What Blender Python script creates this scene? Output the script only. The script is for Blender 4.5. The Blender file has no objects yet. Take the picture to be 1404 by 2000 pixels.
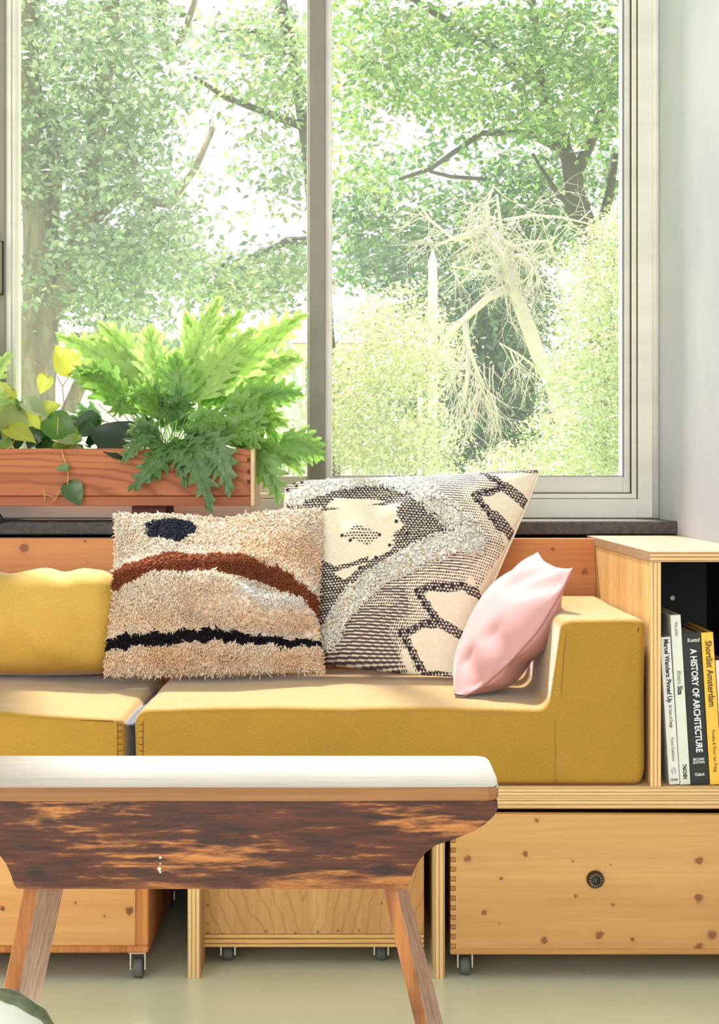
import bpy, bmesh, math, random
import numpy as np
from mathutils import Vector, Matrix, noise

# ------------------------------------------------------------------ camera
H, F, VX, VY = 0.73, 3300.0, 690.0, 930.0          # eye height, focal length (px of the 1404x2000 photo), vanishing point
sc = bpy.context.scene
COL = sc.collection
cam_d = bpy.data.cameras.new('camera'); cam = bpy.data.objects.new('camera', cam_d); COL.objects.link(cam)
cam.location = (0, 0, H); cam.rotation_euler = (math.pi/2, 0, 0)
cam_d.sensor_fit = 'VERTICAL'; cam_d.sensor_height = 36.0; cam_d.lens = F/2000*36.0
cam_d.shift_x = (702-VX)/2000; cam_d.shift_y = (VY-1000)/2000
cam_d.clip_start = 0.02; cam_d.clip_end = 300
sc.camera = cam

# ------------------------------------------------------------------ light
w = bpy.data.worlds.new('sky'); sc.world = w; w.use_nodes = True
bg = w.node_tree.nodes['Background']; bg.inputs[0].default_value = (0.93, 0.97, 1.0, 1); bg.inputs[1].default_value = 1.35
sun_d = bpy.data.lights.new('sun', 'SUN'); sun_d.energy = 17; sun_d.angle = math.radians(4); sun_d.color = (1, 0.975, 0.93)
sun = bpy.data.objects.new('sun', sun_d); COL.objects.link(sun)
sd = Vector((0.18, -0.84, -1.27)).normalized()       # travel direction of the sunlight
sun.rotation_euler = sd.to_track_quat('-Z', 'Y').to_euler(); sun.location = (-3, 8, 9)
ar_d = bpy.data.lights.new('room_fill', 'AREA'); ar_d.shape = 'RECTANGLE'; ar_d.size = 3.6; ar_d.size_y = 2.4; ar_d.energy = 112; ar_d.color = (1, 0.98, 0.96)  # added fill light behind the camera; no window stands there
ar = bpy.data.objects.new('room_fill', ar_d); COL.objects.link(ar); ar.location = (-1.2, -2.9, 1.5); ar.rotation_euler = (math.radians(-90), 0, math.radians(180))
ar.rotation_euler = Vector((0.12, 1, -0.05)).to_track_quat('-Z', 'Y').to_euler()
vs = sc.view_settings
vs.view_transform = 'Standard'; vs.look = 'None'; vs.gamma = 1; vs.exposure = 0.0
try: vs.use_curve_mapping = False
except Exception: pass

# ------------------------------------------------------------------ helpers
R = random.Random(7)
NR = np.random.RandomState(11)
def P(px, py, D):
    return Vector(((px-VX)*D/F, D, H-(py-VY)*D/F))
def lin(c):
    return tuple(((v/255)/12.92 if v/255 <= .04045 else ((v/255+.055)/1.055)**2.4) for v in c)
def tagit(o, label=None, cat=None, group=None, kind=None):
    if label: o['label'] = label
    if cat: o['category'] = cat
    if group: o['group'] = group
    if kind: o['kind'] = kind
    return o
def thing(name, label, cat, base, group=None, kind=None):
    o = bpy.data.objects.new(name, None); COL.objects.link(o); o.location = base
    o.empty_display_size = .05
    return tagit(o, label, cat, group, kind)
def root_base(p):
    b = Vector(p.location)
    while p.parent: p = p.parent; b = Vector(p.location)
    return b
def mk(name, src, mat, parent=None, base=None, smooth=False, label=None, cat=None, group=None, kind=None):
    """src (bmesh or mesh in world coordinates) becomes one object; verts are stored relative to the thing's base"""
    if isinstance(src, bmesh.types.BMesh):
        me = bpy.data.meshes.new(name); bmesh.ops.recalc_face_normals(src, faces=src.faces[:]); src.to_mesh(me); src.free()
    else: me = src
    o = bpy.data.objects.new(name, me); COL.objects.link(o)
    for m in (mat if isinstance(mat, (list, tuple)) else [mat]): me.materials.append(m)
    if parent is not None:
        b = root_base(parent); o.parent = parent
    else:
        b = Vector(base if base is not None else (0, 0, 0)); o.location = b
    me.transform(Matrix.Translation(-b))
    if smooth: me.shade_smooth()
    return tagit(o, label, cat, group, kind)
def merge(bm, bm2):
    me = bpy.data.meshes.new('tmp'); bm2.to_mesh(me); bm2.free(); bm.from_mesh(me); bpy.data.meshes.remove(me)
def box(bm, x0, x1, y0, y1, z0, z1, bev=0, seg=1):
    b = bmesh.new(); bmesh.ops.create_cube(b, size=1)
    for v in b.verts:
        v.co = Vector((x0+(v.co.x+.5)*(x1-x0), y0+(v.co.y+.5)*(y1-y0), z0+(v.co.z+.5)*(z1-z0)))
    if bev: bmesh.ops.bevel(b, geom=b.edges[:], offset=bev, segments=seg, affect='EDGES')
    merge(bm, b); return bm
def nb(*a, **k): return box(bmesh.new(), *a, **k)
def tube(bm, pts, rad, n=6, caps=True):
    pts = [Vector(p) for p in pts]
    if not isinstance(rad, (list, tuple)): rad = [rad]*len(pts)
    rings = []; ref = None
    for i, p in enumerate(pts):
        t = (pts[min(i+1, len(pts)-1)]-pts[max(i-1, 0)]).normalized()
        if ref is None: ref = t.orthogonal()
        a = (ref-t*ref.dot(t))
        a = a.normalized() if a.length > 1e-6 else t.orthogonal().normalized()
        ref = a; b = t.cross(a)
        rings.append([bm.verts.new(p+(a*math.cos(2*math.pi*k/n)+b*math.sin(2*math.pi*k/n))*rad[i]) for k in range(n)])
    for i in range(len(rings)-1):
        for k in range(n): bm.faces.new((rings[i][k], rings[i][(k+1) % n], rings[i+1][(k+1) % n], rings[i+1][k]))
    if caps and n > 2:
        bm.faces.new(rings[0][::-1]); bm.faces.new(rings[-1])
    return bm
def prism(bm, outline, a0, a1, axis='y'):
    """outline of (u,v): axis y -> (x,z); axis x -> (y,z); axis z -> (x,y)"""
    def mkp(u, v, a): return {'y': (u, a, v), 'x': (a, u, v), 'z': (u, v, a)}[axis]
    A = [bm.verts.new(mkp(u, v, a0)) for u, v in outline]; B = [bm.verts.new(mkp(u, v, a1)) for u, v in outline]
    n = len(A)
    for i in range(n): bm.faces.new((A[i], A[(i+1) % n], B[(i+1) % n], B[i]))
    bm.faces.new(A[::-1]); bm.faces.new(B)
    return bm
def lathe(bm, prof, centre, axis='z', n=20):
    """prof = [(radius, height)]"""
    rings = []
    for r, h in prof:
        ring = []
        for k in range(n):
            a = 2*math.pi*k/n; u, v = r*math.cos(a), r*math.sin(a)
            ring.append(bm.verts.new(Vector(centre)+Vector({'z': (u, v, h), 'y': (u, h, v), 'x': (h, u, v)}[axis])))
        rings.append(ring)
    for i in range(len(rings)-1):
        for k in range(n): bm.faces.new((rings[i][k], rings[i][(k+1) % n], rings[i+1][(k+1) % n], rings[i+1][k]))
    bm.faces.new(rings[0][::-1]); bm.faces.new(rings[-1])
    return bm
def mesh_np(name, V, Fc, col=None):
    me = bpy.data.meshes.new(name); V = np.asarray(V, np.float32); Fc = np.asarray(Fc, np.int32)
    k = Fc.shape[1]
    me.vertices.add(len(V)); me.vertices.foreach_set('co', V.ravel())
    me.loops.add(Fc.size); me.loops.foreach_set('vertex_index', Fc.ravel())
    me.polygons.add(len(Fc)); me.polygons.foreach_set('loop_start', np.arange(0, Fc.size, k, dtype=np.int32))
    me.update(calc_edges=True)
    if col is not None:
        a = me.color_attributes.new('tint', 'FLOAT_COLOR', 'POINT')
        c = np.ones((len(V), 4), np.float32); c[:, :3] = col; a.data.foreach_set('color', c.ravel())
    return me
def srgb2lin(a):
    a = np.asarray(a, float)/255
    return np.where(a <= .04045, a/12.92, ((a+.055)/1.055)**2.4)

# ------------------------------------------------------------------ materials
class N:
    def __init__(s, name):
        s.m = bpy.data.materials.new(name); s.m.use_nodes = True; s.t = s.m.node_tree; s.n = s.t.nodes
        s.b = s.n['Principled BSDF']; s.out = s.n['Material Output']
    def new(s, t, **k):
        n = s.n.new(t)
        for a, v in k.items(): setattr(n, a, v)
        return n
    def link(s, a, b): s.t.links.new(a, b)
    def val(s, sock, v):
        if hasattr(v, 'is_linked') or isinstance(v, bpy.types.NodeSocket): s.link(v, sock)
        else: sock.default_value = v
    def math(s, op, a, b=None, c=None, clamp=False):
        n = s.new('ShaderNodeMath', operation=op, use_clamp=clamp)
        s.val(n.inputs[0], a)
        if b is not None: s.val(n.inputs[1], b)
        if c is not None: s.val(n.inputs[2], c)
        return n.outputs[0]
    def mix(s, f, a, b):
        n = s.new('ShaderNodeMix', data_type='RGBA')
        s.val(n.inputs[0], f); s.val(n.inputs[6], a if not isinstance(a, tuple) else (*a[:3], 1)); s.val(n.inputs[7], b if not isinstance(b, tuple) else (*b[:3], 1))
        return n.outputs[2]
    def obj(s): return s.new('ShaderNodeTexCoord').outputs['Object']
    def mapping(s, scale=(1, 1, 1), loc=(0, 0, 0), v=None):
        m = s.new('ShaderNodeMapping'); s.link(v if v is not None else s.obj(), m.inputs[0]); m.inputs['Scale'].default_value = scale; m.inputs['Location'].default_value = loc
        return m.outputs[0]
    def noise(s, v, scale=1, detail=4, rough=.55, dist=0):
        n = s.new('ShaderNodeTexNoise'); s.link(v, n.inputs['Vector']); n.inputs['Scale'].default_value = scale
        n.inputs['Detail'].default_value = detail; n.inputs['Roughness'].default_value = rough; n.inputs['Distortion'].default_value = dist
        return n.outputs['Fac']
    def ramp(s, f, stops):
        r = s.new('ShaderNodeValToRGB'); s.link(f, r.inputs[0]); e = r.color_ramp.elements
        while len(e) < len(stops): e.new(.5)
        for i, (p, c) in enumerate(stops): e[i].position = p; e[i].color = (*c[:3], 1) if isinstance(c, tuple) else (c, c, c, 1)
        return r.outputs[0]
    def bump(s, h, strength=.3, dist=.002):
        b = s.new('ShaderNodeBump'); s.link(h, b.inputs['Height']); b.inputs['Strength'].default_value = strength; b.inputs['Distance'].default_value = dist
        s.link(b.outputs[0], s.b.inputs['Normal'])
    def base(s, c): s.val(s.b.inputs['Base Color'], c if not isinstance(c, tuple) else (*c[:3], 1))
    def rough(s, v): s.val(s.b.inputs['Roughness'], v)

def plain(name, rgb, rough=.6, metal=0, var=.06, vscale=30, bump=0):
    m = N(name); c = lin(rgb); f = m.noise(m.mapping(), vscale, 3)
    m.base(m.mix(f, tuple(x*(1-var) for x in c), tuple(min(1, x*(1+var)) for x in c))); m.rough(rough); m.b.inputs['Metallic'].default_value = metal
    if bump: m.bump(f, bump, .001)
    return m.m
def wood(name, light, dark, along='x', fine=1.0, knots=(), rough=.55, cath=0, base=(0, 0, 0), thick='y', contrast=1.0, knotcol=(95, 50, 20), arch=None):
    """procedural timber; grain runs along the given axis, knots = [(point, radius)] in world coordinates"""
    m = N(name); ax = 'xyz'.index(along)
    s1 = [38*fine]*3; s1[ax] = 1.6*fine; s2 = [260*fine]*3; s2[ax] = 7*fine
    g1 = m.noise(m.mapping(tuple(s1)), 1, 5, .6, .6); g2 = m.noise(m.mapping(tuple(s2)), 1, 3, .6)
    f = m.math('ADD', m.math('MULTIPLY', g1, .72), m.math('MULTIPLY', g2, .28))
    if cath:
        s3 = [9.0*cath]*3; s3[ax] = 1.7*cath
        wv = m.new('ShaderNodeTexWave', wave_type='RINGS', rings_direction='SPHERICAL'); m.link(m.mapping(tuple(s3), (.37, .2, -.25)), wv.inputs[0])
        wv.inputs['Scale'].default_value = 2.2; wv.inputs['Distortion'].default_value = 3.2; wv.inputs['Detail'].default_value = 2; wv.inputs['Detail Scale'].default_value = 1.2
        ww = m.math('POWER', wv.outputs['Fac'], 4.0)
        f = m.math('SUBTRACT', f, m.math('MULTIPLY', ww, .22 if along == 'x' else .42))
    if arch:
        lat, l0, up, u0, curv, gap, amt = arch      # growth rings cut as nested arches
        sp3 = m.new('ShaderNodeSeparateXYZ'); m.link(m.obj(), sp3.inputs[0])
        a = m.math('SUBTRACT', sp3.outputs['XYZ'.index(lat.upper())], l0-Vector(base)['xyz'.index(lat)]); a = m.math('ADD', a, m.math('MULTIPLY', m.math('SUBTRACT', m.noise(m.mapping((9, 9, 9)), 1, 3), .5), .06))
        u = m.math('SUBTRACT', sp3.outputs['XYZ'.index(up.upper())], u0-Vector(base)['xyz'.index(up)])
        q = m.math('SUBTRACT', m.math('MULTIPLY', m.math('SQRT', m.math('ADD', m.math('MULTIPLY', a, a), .00004)), curv), u)
        q = m.math('ADD', q, m.math('MULTIPLY', m.noise(m.mapping((30, 30, 12)), 1, 3), .02))
        ln_ = m.math('POWER', m.math('MULTIPLY', m.math('PINGPONG', m.math('DIVIDE', q, gap), .5), 2.0), 7.0)
        f = m.math('SUBTRACT', f, m.math('MULTIPLY', ln_, amt))
    c = m.ramp(f, [(.5-.22/contrast, lin(dark)), (.5+.12/contrast, lin(light))])
    kn_ = m.noise(m.mapping((170, 170, 170)), 1, 2) if knots else None
    for (kp, kr) in knots:
        q = Vector(kp)-Vector(base)
        sub = m.new('ShaderNodeVectorMath', operation='SUBTRACT'); m.link(m.obj(), sub.inputs[0]); sub.inputs[1].default_value = q
        mul = m.new('ShaderNodeVectorMath', operation='MULTIPLY'); m.link(sub.outputs[0], mul.inputs[0])
        sc3 = [1, 1, 1]; sc3['xyz'.index(thick)] = 0.15; mul.inputs[1].default_value = sc3
        ln = m.new('ShaderNodeVectorMath', operation='LENGTH'); m.link(mul.outputs[0], ln.inputs[0])
        d = m.math('ADD', m.math('DIVIDE', ln.outputs['Value'], kr), m.math('MULTIPLY', m.math('SUBTRACT', kn_, .5), 1.3))
        halo = m.ramp(m.math('MULTIPLY', d, .4), [(.2, 1.0), (1, 0.0)])
        c = m.mix(m.math('MULTIPLY', halo, .35), c, lin(dark))
        core = m.ramp(d, [(.55, 1.0), (1.0, 0.0)])
        c = m.mix(m.math('MULTIPLY', core, .85), c, lin(knotcol))
    m.base(c); m.rough(rough); m.bump(f, .25, .0006)
    return m.m
def ply(name, axis, ply_t=.0026, light=(222, 188, 134), dark=(174, 124, 74), along='x'):
    """edge of a plywood sheet: veneers stacked along one axis"""
    m = N(name); sx = m.new('ShaderNodeSeparateXYZ'); m.link(m.obj(), sx.inputs[0])
    v = sx.outputs['XYZ'.index(axis.upper())]
    ax = 'xyz'.index(along); s = [60, 60, 60]; s[ax] = 4
    wob = m.noise(m.mapping(tuple(s)), 1, 3)
    t = m.math('ADD', m.math('DIVIDE', v, ply_t*2), m.math('MULTIPLY', wob, .35))
    fr = m.math('PINGPONG', t, .5)
    f = m.math('ADD', m.math('MULTIPLY', fr, 1.6), m.math('MULTIPLY', m.noise(m.mapping(tuple(x*4 for x in s)), 1, 4), .35))
    m.base(m.ramp(f, [(.25, lin(dark)), (.5, lin(light)), (.9, tuple(min(1, a*1.12) for a in lin(light)))])); m.rough(.65); m.bump(f, .3, .0006)
    return m.m
def cloth(name, rgb, rough=.85, weave=900, bump=.25, var=.12, sheen=.2, blotch=0):
    m = N(name); c = lin(rgb)
    a = m.noise(m.mapping((weave, weave*.25, weave)), 1, 2); b = m.noise(m.mapping((9, 9, 9)), 1, 3)
    f = m.math('ADD', m.math('MULTIPLY', a, .6), m.math('MULTIPLY', b, .4))
    m.base(m.ramp(f, [(.3, tuple(x*(1-var) for x in c)), (.7, tuple(min(1, x*(1+var)) for x in c))])); m.rough(rough)
    m.b.inputs['Sheen Weight'].default_value = sheen; m.b.inputs['Sheen Roughness'].default_value = .3
    m.bump(a, bump, .0006)
    return m.m
def leafmat(name, trans=.5, rgb=None, gloss=.12, rough=.4):
    m = N(name)
    if rgb is None:
        at = m.new('ShaderNodeAttribute', attribute_name='tint'); c = at.outputs['Color']
    else:
        f = m.noise(m.mapping(), 25, 3); c = m.mix(f, tuple(x*.75 for x in lin(rgb)), lin(rgb))
    d = m.new('ShaderNodeBsdfDiffuse'); t = m.new('ShaderNodeBsdfTranslucent'); g = m.new('ShaderNodeBsdfGlossy')
    m.val(d.inputs[0], c)
    hs = m.new('ShaderNodeHueSaturation'); m.val(hs.inputs['Color'], c); hs.inputs['Hue'].default_value = .497; hs.inputs['Saturation'].default_value = 1.0; hs.inputs['Value'].default_value = 1.1
    m.link(hs.outputs[0], t.inputs[0]); g.inputs['Roughness'].default_value = rough
    a = m.new('ShaderNodeMixShader'); a.inputs[0].default_value = trans; m.link(d.outputs[0], a.inputs[1]); m.link(t.outputs[0], a.inputs[2])
    b = m.new('ShaderNodeMixShader'); b.inputs[0].default_value = gloss; m.link(a.outputs[0], b.inputs[1]); m.link(g.outputs[0], b.inputs[2])
    m.link(b.outputs[0], m.out.inputs[0])
    return m.m
def yarnmat(name, trans=.06):
    m = N(name); at = m.new('ShaderNodeAttribute', attribute_name='tint'); d = m.new('ShaderNodeBsdfDiffuse'); t = m.new('ShaderNodeBsdfTranslucent')
    m.link(at.outputs['Color'], d.inputs[0]); m.link(at.outputs['Color'], t.inputs[0]); a = m.new('ShaderNodeMixShader'); a.inputs[0].default_value = trans
    m.link(d.outputs[0], a.inputs[1]); m.link(t.outputs[0], a.inputs[2]); m.link(a.outputs[0], m.out.inputs[0]); return m.m
def tintmat(name, rough=.9, trans=0.0, sheen=.3):
    m = N(name); at = m.new('ShaderNodeAttribute', attribute_name='tint'); m.link(at.outputs['Color'], m.b.inputs['Base Color'])
    m.rough(rough)
    return m.m

WHITEPAINT = N('window_paint')
_f = WHITEPAINT.noise(WHITEPAINT.mapping((3, 3, 14)), 1, 5); WHITEPAINT.base(WHITEPAINT.ramp(_f, [(.3, lin((222, 220, 212))), (.7, lin((240, 238, 230)))])); WHITEPAINT.rough(.45)
WHITEPAINT = WHITEPAINT.m
GREYPAINT = plain('mullion_paint', (136, 131, 122), .5)
DARKGAP = plain('dark_gasket', (52, 44, 42), .7)
WALL = N('wall_plaster'); _f = WALL.noise(WALL.mapping(), 3, 6); WALL.base(WALL.ramp(_f, [(.35, lin((226, 225, 218))), (.65, lin((238, 237, 232)))])); WALL.rough(.8)
WALL.bump(WALL.noise(WALL.mapping(), 60, 4), .1, .001); WALL = WALL.m
FLOOR = N('painted_floor'); _a = FLOOR.noise(FLOOR.mapping((2, 2, 2)), 1, 6, .6); _b = FLOOR.noise(FLOOR.mapping((40, 40, 40)), 1, 3)
FLOOR.base(FLOOR.ramp(FLOOR.math('ADD', FLOOR.math('MULTIPLY', _a, .8), FLOOR.math('MULTIPLY', _b, .2)), [(.3, lin((212, 222, 196))), (.5, lin((228, 232, 208))), (.7, lin((240, 238, 220)))]))
FLOOR.rough(.28); FLOOR = FLOOR.m
SILL = N('stone_sill'); _f = SILL.noise(SILL.mapping((1, 1, 1)), 90, 5); SILL.base(SILL.ramp(_f, [(.3, lin((40, 38, 36))), (.7, lin((84, 78, 70)))])); SILL.rough(.5); SILL = SILL.m
STEEL = plain('caster_steel', (190, 188, 180), .3, .9)
RUBBER = plain('caster_rubber', (96, 98, 92), .6)

# ------------------------------------------------------------------ the setting
DW = 3.32                     # window frame plane
WXR = 0.600                   # right wall
mk('floor', nb(-3.3, .75, -3.2, 3.42, -.08, 0), FLOOR, base=(0, 0, 0), label='pale grey-green painted floor under the sofa and bench', cat='floor', kind='structure')
mk('ceiling', nb(-3.3, .75, -3.2, 3.46, 2.95, 3.03), WALL, base=(0, 0, 2.95), label='white ceiling above the window', cat='ceiling', kind='structure')
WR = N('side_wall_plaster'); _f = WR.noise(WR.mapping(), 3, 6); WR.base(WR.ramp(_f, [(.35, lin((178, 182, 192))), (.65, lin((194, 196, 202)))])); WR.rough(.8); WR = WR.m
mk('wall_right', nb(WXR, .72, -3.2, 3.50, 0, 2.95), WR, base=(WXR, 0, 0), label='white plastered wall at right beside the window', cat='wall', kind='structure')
mk('wall_left', nb(-3.3, -3.2, -3.2, 3.46, 0, 2.95), WALL, base=(-3.2, 0, 0), label='white wall on the far left of the room', cat='wall', kind='structure')
bm = nb(-3.2, WXR, 3.15, 3.46, 0, .615); box(bm, -3.2, WXR, DW, 3.46, .615, .645); box(bm, -3.2, WXR, DW, 3.46, 2.80, 2.95); box(bm, -3.2, -2.35, DW, 3.46, .645, 2.8)
mk('wall_window', bm, WALL, base=(0, 3.15, 0), label='white wall below and around the window', cat='wall', kind='structure')
mk('trim_1', nb(-3.2, WXR, 3.13, DW+.004, .6215, .6465, bev=.002), SILL, base=(0, 3.13, .62), label='dark stone window sill behind the sofa', cat='sill', kind='structure')

win = thing('window_1', 'large painted window with two tall panes above the sofa', 'window', (-.1, 3.35, .6465), kind='structure')
ZT = 2.80; Z0 = .6475
def ring(x0, x1, z0, z1, wl, wr, wb, wt, y0, y1, bev=.0015):
    b = bmesh.new()
    if wl: box(b, x0, x0+wl, y0, y1, z0, z1, bev)
    if wr: box(b, x1-wr, x1, y0, y1, z0, z1, bev)
    if wb: box(b, x0+wl, x1-wr, y0, y1, z0, z0+wb, bev)
    if wt: box(b, x0+wl, x1-wr, y0, y1, z1-wt, z1, bev)
    return b
mk('frame', ring(-2.35, WXR, Z0, ZT, .06, .040, .0375, .05, DW, 3.44), WHITEPAINT, win)
b = bmesh.new(); tube(b, [(WXR-.006, DW-.003, Z0), (WXR-.006, DW-.003, ZT)], .0075, 10)
mk('corner_bead', b, WHITEPAINT, win, smooth=True)
xr1 = .560; zb1 = .685
mk('inner_stop', ring(-2.29, xr1-.0005, zb1, ZT-.05, 0, .0105, .0105, .02, 3.332, 3.43), WHITEPAINT, win)
b = bmesh.new(); box(b, xr1-.0018, xr1+.0002, 3.3295, 3.335, zb1-.001, ZT-.05); box(b, -.6, xr1, 3.3295, 3.335, zb1-.0008, zb1+.0008)
box(b, .5468, .5484, 3.336, 3.342, .6965, ZT-.08); box(b, -.05, .548, 3.336, 3.342, .6957, .6970)
mk('gasket', b, DARKGAP, win)
# right sash and centre post
mk('sash', ring(-.0525, .548, .697, ZT-.07, .010, .0140, .034, .03, 3.342, 3.40), WHITEPAINT, win)
b = bmesh.new(); box(b, .5325, .5345, 3.3405, 3.35, .729, ZT-.1); box(b, -.04, .534, 3.3405, 3.35, .7295, .7308)
mk('glazing_bead', b, plain('grey_bead', (120, 124, 130), .5), win)
mk('mullion', nb(-.0862, -.0552, 3.325, 3.41, .685, ZT-.05, bev=.002), GREYPAINT, win, label='grey post between the two tall panes')
b = bmesh.new(); box(b, -.0895, -.0858, 3.345, 3.40, .697, ZT-.05); box(b, -.0555, -.0505, 3.338, 3.40, .697, ZT-.05)
mk('mullion_edge', b, WHITEPAINT, win)
# left sash and left post
mk('sash', ring(-.676, -.0890, .697, ZT-.07, .008, .003, .034, .03, 3.342, 3.40), WHITEPAINT, win)
mk('mullion', nb(-.765, -.6855, 3.325, 3.41, .685, ZT-.05, bev=.002), GREYPAINT, win, label='wide grey post at the left edge')
mk('mullion_edge', nb(-.6855, -.676, 3.335, 3.41, .685, ZT-.05), WHITEPAINT, win)
b = nb(-.735, -.6895, 3.290, 3.325, .73+(930-572)*3.3/F, .73+(930-470)*3.3/F, bev=.002)
lt = mk('latch_box', b, GREYPAINT, win, label='small box lock on the left window post')
mk('latch_plate', nb(-.739, -.6875, 3.318, 3.326, .73+(930-574)*3.3/F, .73+(930-468)*3.3/F), DARKGAP, lt)
mk('sash', ring(-2.29, -.765, .697, ZT-.07, .03, .03, .034, .03, 3.342, 3.40), WHITEPAINT, win)
GL = N('window_glass'); tr = GL.new('ShaderNodeBsdfTransparent'); gg = GL.new('ShaderNodeBsdfGlossy'); gg.inputs['Roughness'].default_value = .02
dd = GL.new('ShaderNodeBsdfTranslucent'); dd.inputs[0].default_value = (.9, .95, .95, 1); lw = GL.new('ShaderNodeLayerWeight'); lw.inputs[0].default_value = .25
m1 = GL.new('ShaderNodeMixShader'); m1.inputs[0].default_value = .035; GL.link(tr.outputs[0], m1.inputs[1]); GL.link(dd.outputs[0], m1.inputs[2])  # small translucent share puts a hazy veil into the glass
m2 = GL.new('ShaderNodeMixShader'); GL.link(GL.math('MULTIPLY', lw.outputs['Fresnel'], .5), m2.inputs[0]); GL.link(m1.outputs[0], m2.inputs[1]); GL.link(gg.outputs[0], m2.inputs[2])
GL.link(m2.outputs[0], GL.out.inputs[0]); GL = GL.m
for x0, x1 in ((-.0445, .536), (-.67, -.0905), (-2.27, -.79)):
    b = bmesh.new(); vsx = [b.verts.new(c) for c in ((x0, 3.372, .728), (x1, 3.372, .728), (x1, 3.372, ZT-.09), (x0, 3.372, ZT-.09))]; b.faces.new(vsx)
    mk('pane', b, GL, win, label='clear glass with a faint hazy veil mixed in')

# ------------------------------------------------------------------ plywood base of the sofa
DF = 2.463
def S(px): return (px-690)/1340.0
PLYZ = ply('plywood_edge_stack', 'z', .0030)
PLYX = ply('plywood_edge_upright', 'x', .0030, along='z')
base_t = thing('plywood_sofa_base', 'layered plywood platform on upright panels beneath the yellow sofa', 'bench base', (0, 2.75, 0))
mk('top_board', nb(-1.1, .598, DF, 3.06, .261, .277, bev=.0008), ply('upper_sheet', 'z', .0026), base_t)
mk('top_board', nb(-1.1, .598, DF+.001, 3.06, .2445, .2605, bev=.0008), PLYZ, base_t)
for px0, px1 in ((367, 392), (847, 868)):
    mk('upright_panel', nb(S(px0), S(px1), DF-.008, 3.06, 0, .2443, bev=.0006), PLYX, base_t)
mk('upright_panel', nb(-1.02, -1.00, DF, 3.06, 0, .2443), PLYX, base_t)
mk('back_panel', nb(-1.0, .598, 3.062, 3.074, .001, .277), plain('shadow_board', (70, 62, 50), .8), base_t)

# backrest board
bb = (-.3, 3.02, .277)
kn = [(P(46, 1070, 3.02), .010), (P(168, 1100, 3.0), .004), (P(1080, 1073, 3.02), .0045), (P(1145, 1118, 3.0), .008), (P(165, 1057, 3.02), .003)]
m_back = wood('orange_pine', (212, 142, 76), (184, 102, 42), 'x', .55, kn, .5, base=bb, thick='y', knotcol=(120, 60, 22))
b = bmesh.new(); prism(b, [(2.985, .2775), (3.028, .618), (3.046, .618), (3.004, .2775)], -1.1, .4325, 'x')
mk('backrest_board', b, m_back, base=bb, label='orange pine backrest board behind the yellow sofa cushions', cat='board')

# ------------------------------------------------------------------ bookcase
XS = .4328; bt = (.5, 2.8, .2775)
case = thing('plywood_bookcase', 'low open plywood bookcase at the right end of the sofa', 'bookcase', bt)
m_side = wood('bookcase_birch', (238, 204, 146), (214, 164, 96), 'z', .45, (), .5, arch=('y', 2.80, 'z', .5, 1.6, .05, .20), base=bt, contrast=1.1)
sp = mk('side_panel', nb(XS+.0005, XS+.0155, DF+.0008, 3.128, .2775, .6045), m_side, case)
mk('panel_edge', nb(XS, XS+.0153, DF-.001, DF+.0008, .2775, .6045), ply('case_edge', 'x', .0028, along='z', light=(230, 190, 132), dark=(184, 128, 76)), sp)
m_top = wood('bookcase_top_wood', (186, 156, 130), (164, 128, 98), 'x', .6, (), .45, base=bt)
tp = mk('top_board', nb(XS-.0005, WXR-.001, DF-.001, 3.129, .605, .6203, bev=.0006), m_top, case)
mk('board_edge', nb(XS-.0005, WXR-.001, DF-.003, DF-.001, .6052, .620), ply('top_edge', 'z', .0028, light=(220, 182, 130), dark=(150, 100, 60)), tp)
m_dark = plain('interior_shade', (30, 32, 26), .6)  # shade inside the case put into a near-black colour
mk('shade_lining', nb(XS+.0158, XS+.0172, DF+.03, 3.12, .278, .6045), m_dark, case, label='inner face coloured near black for the shade inside')
mk('back_panel', nb(XS+.0175, WXR-.002, 2.80, 2.812, .278, .6045), m_dark, case, label='back panel coloured near black for the shade inside')
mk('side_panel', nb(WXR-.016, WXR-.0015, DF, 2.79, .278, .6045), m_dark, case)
s_ = P(1313, 1168, 2.798); b = bmesh.new(); lathe(b, [(.0016, -.0015), (.004, -.0015), (.0042, 0), (.001, .001)], s_, 'y', 12)
mk('screw', b, STEEL, case)

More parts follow.
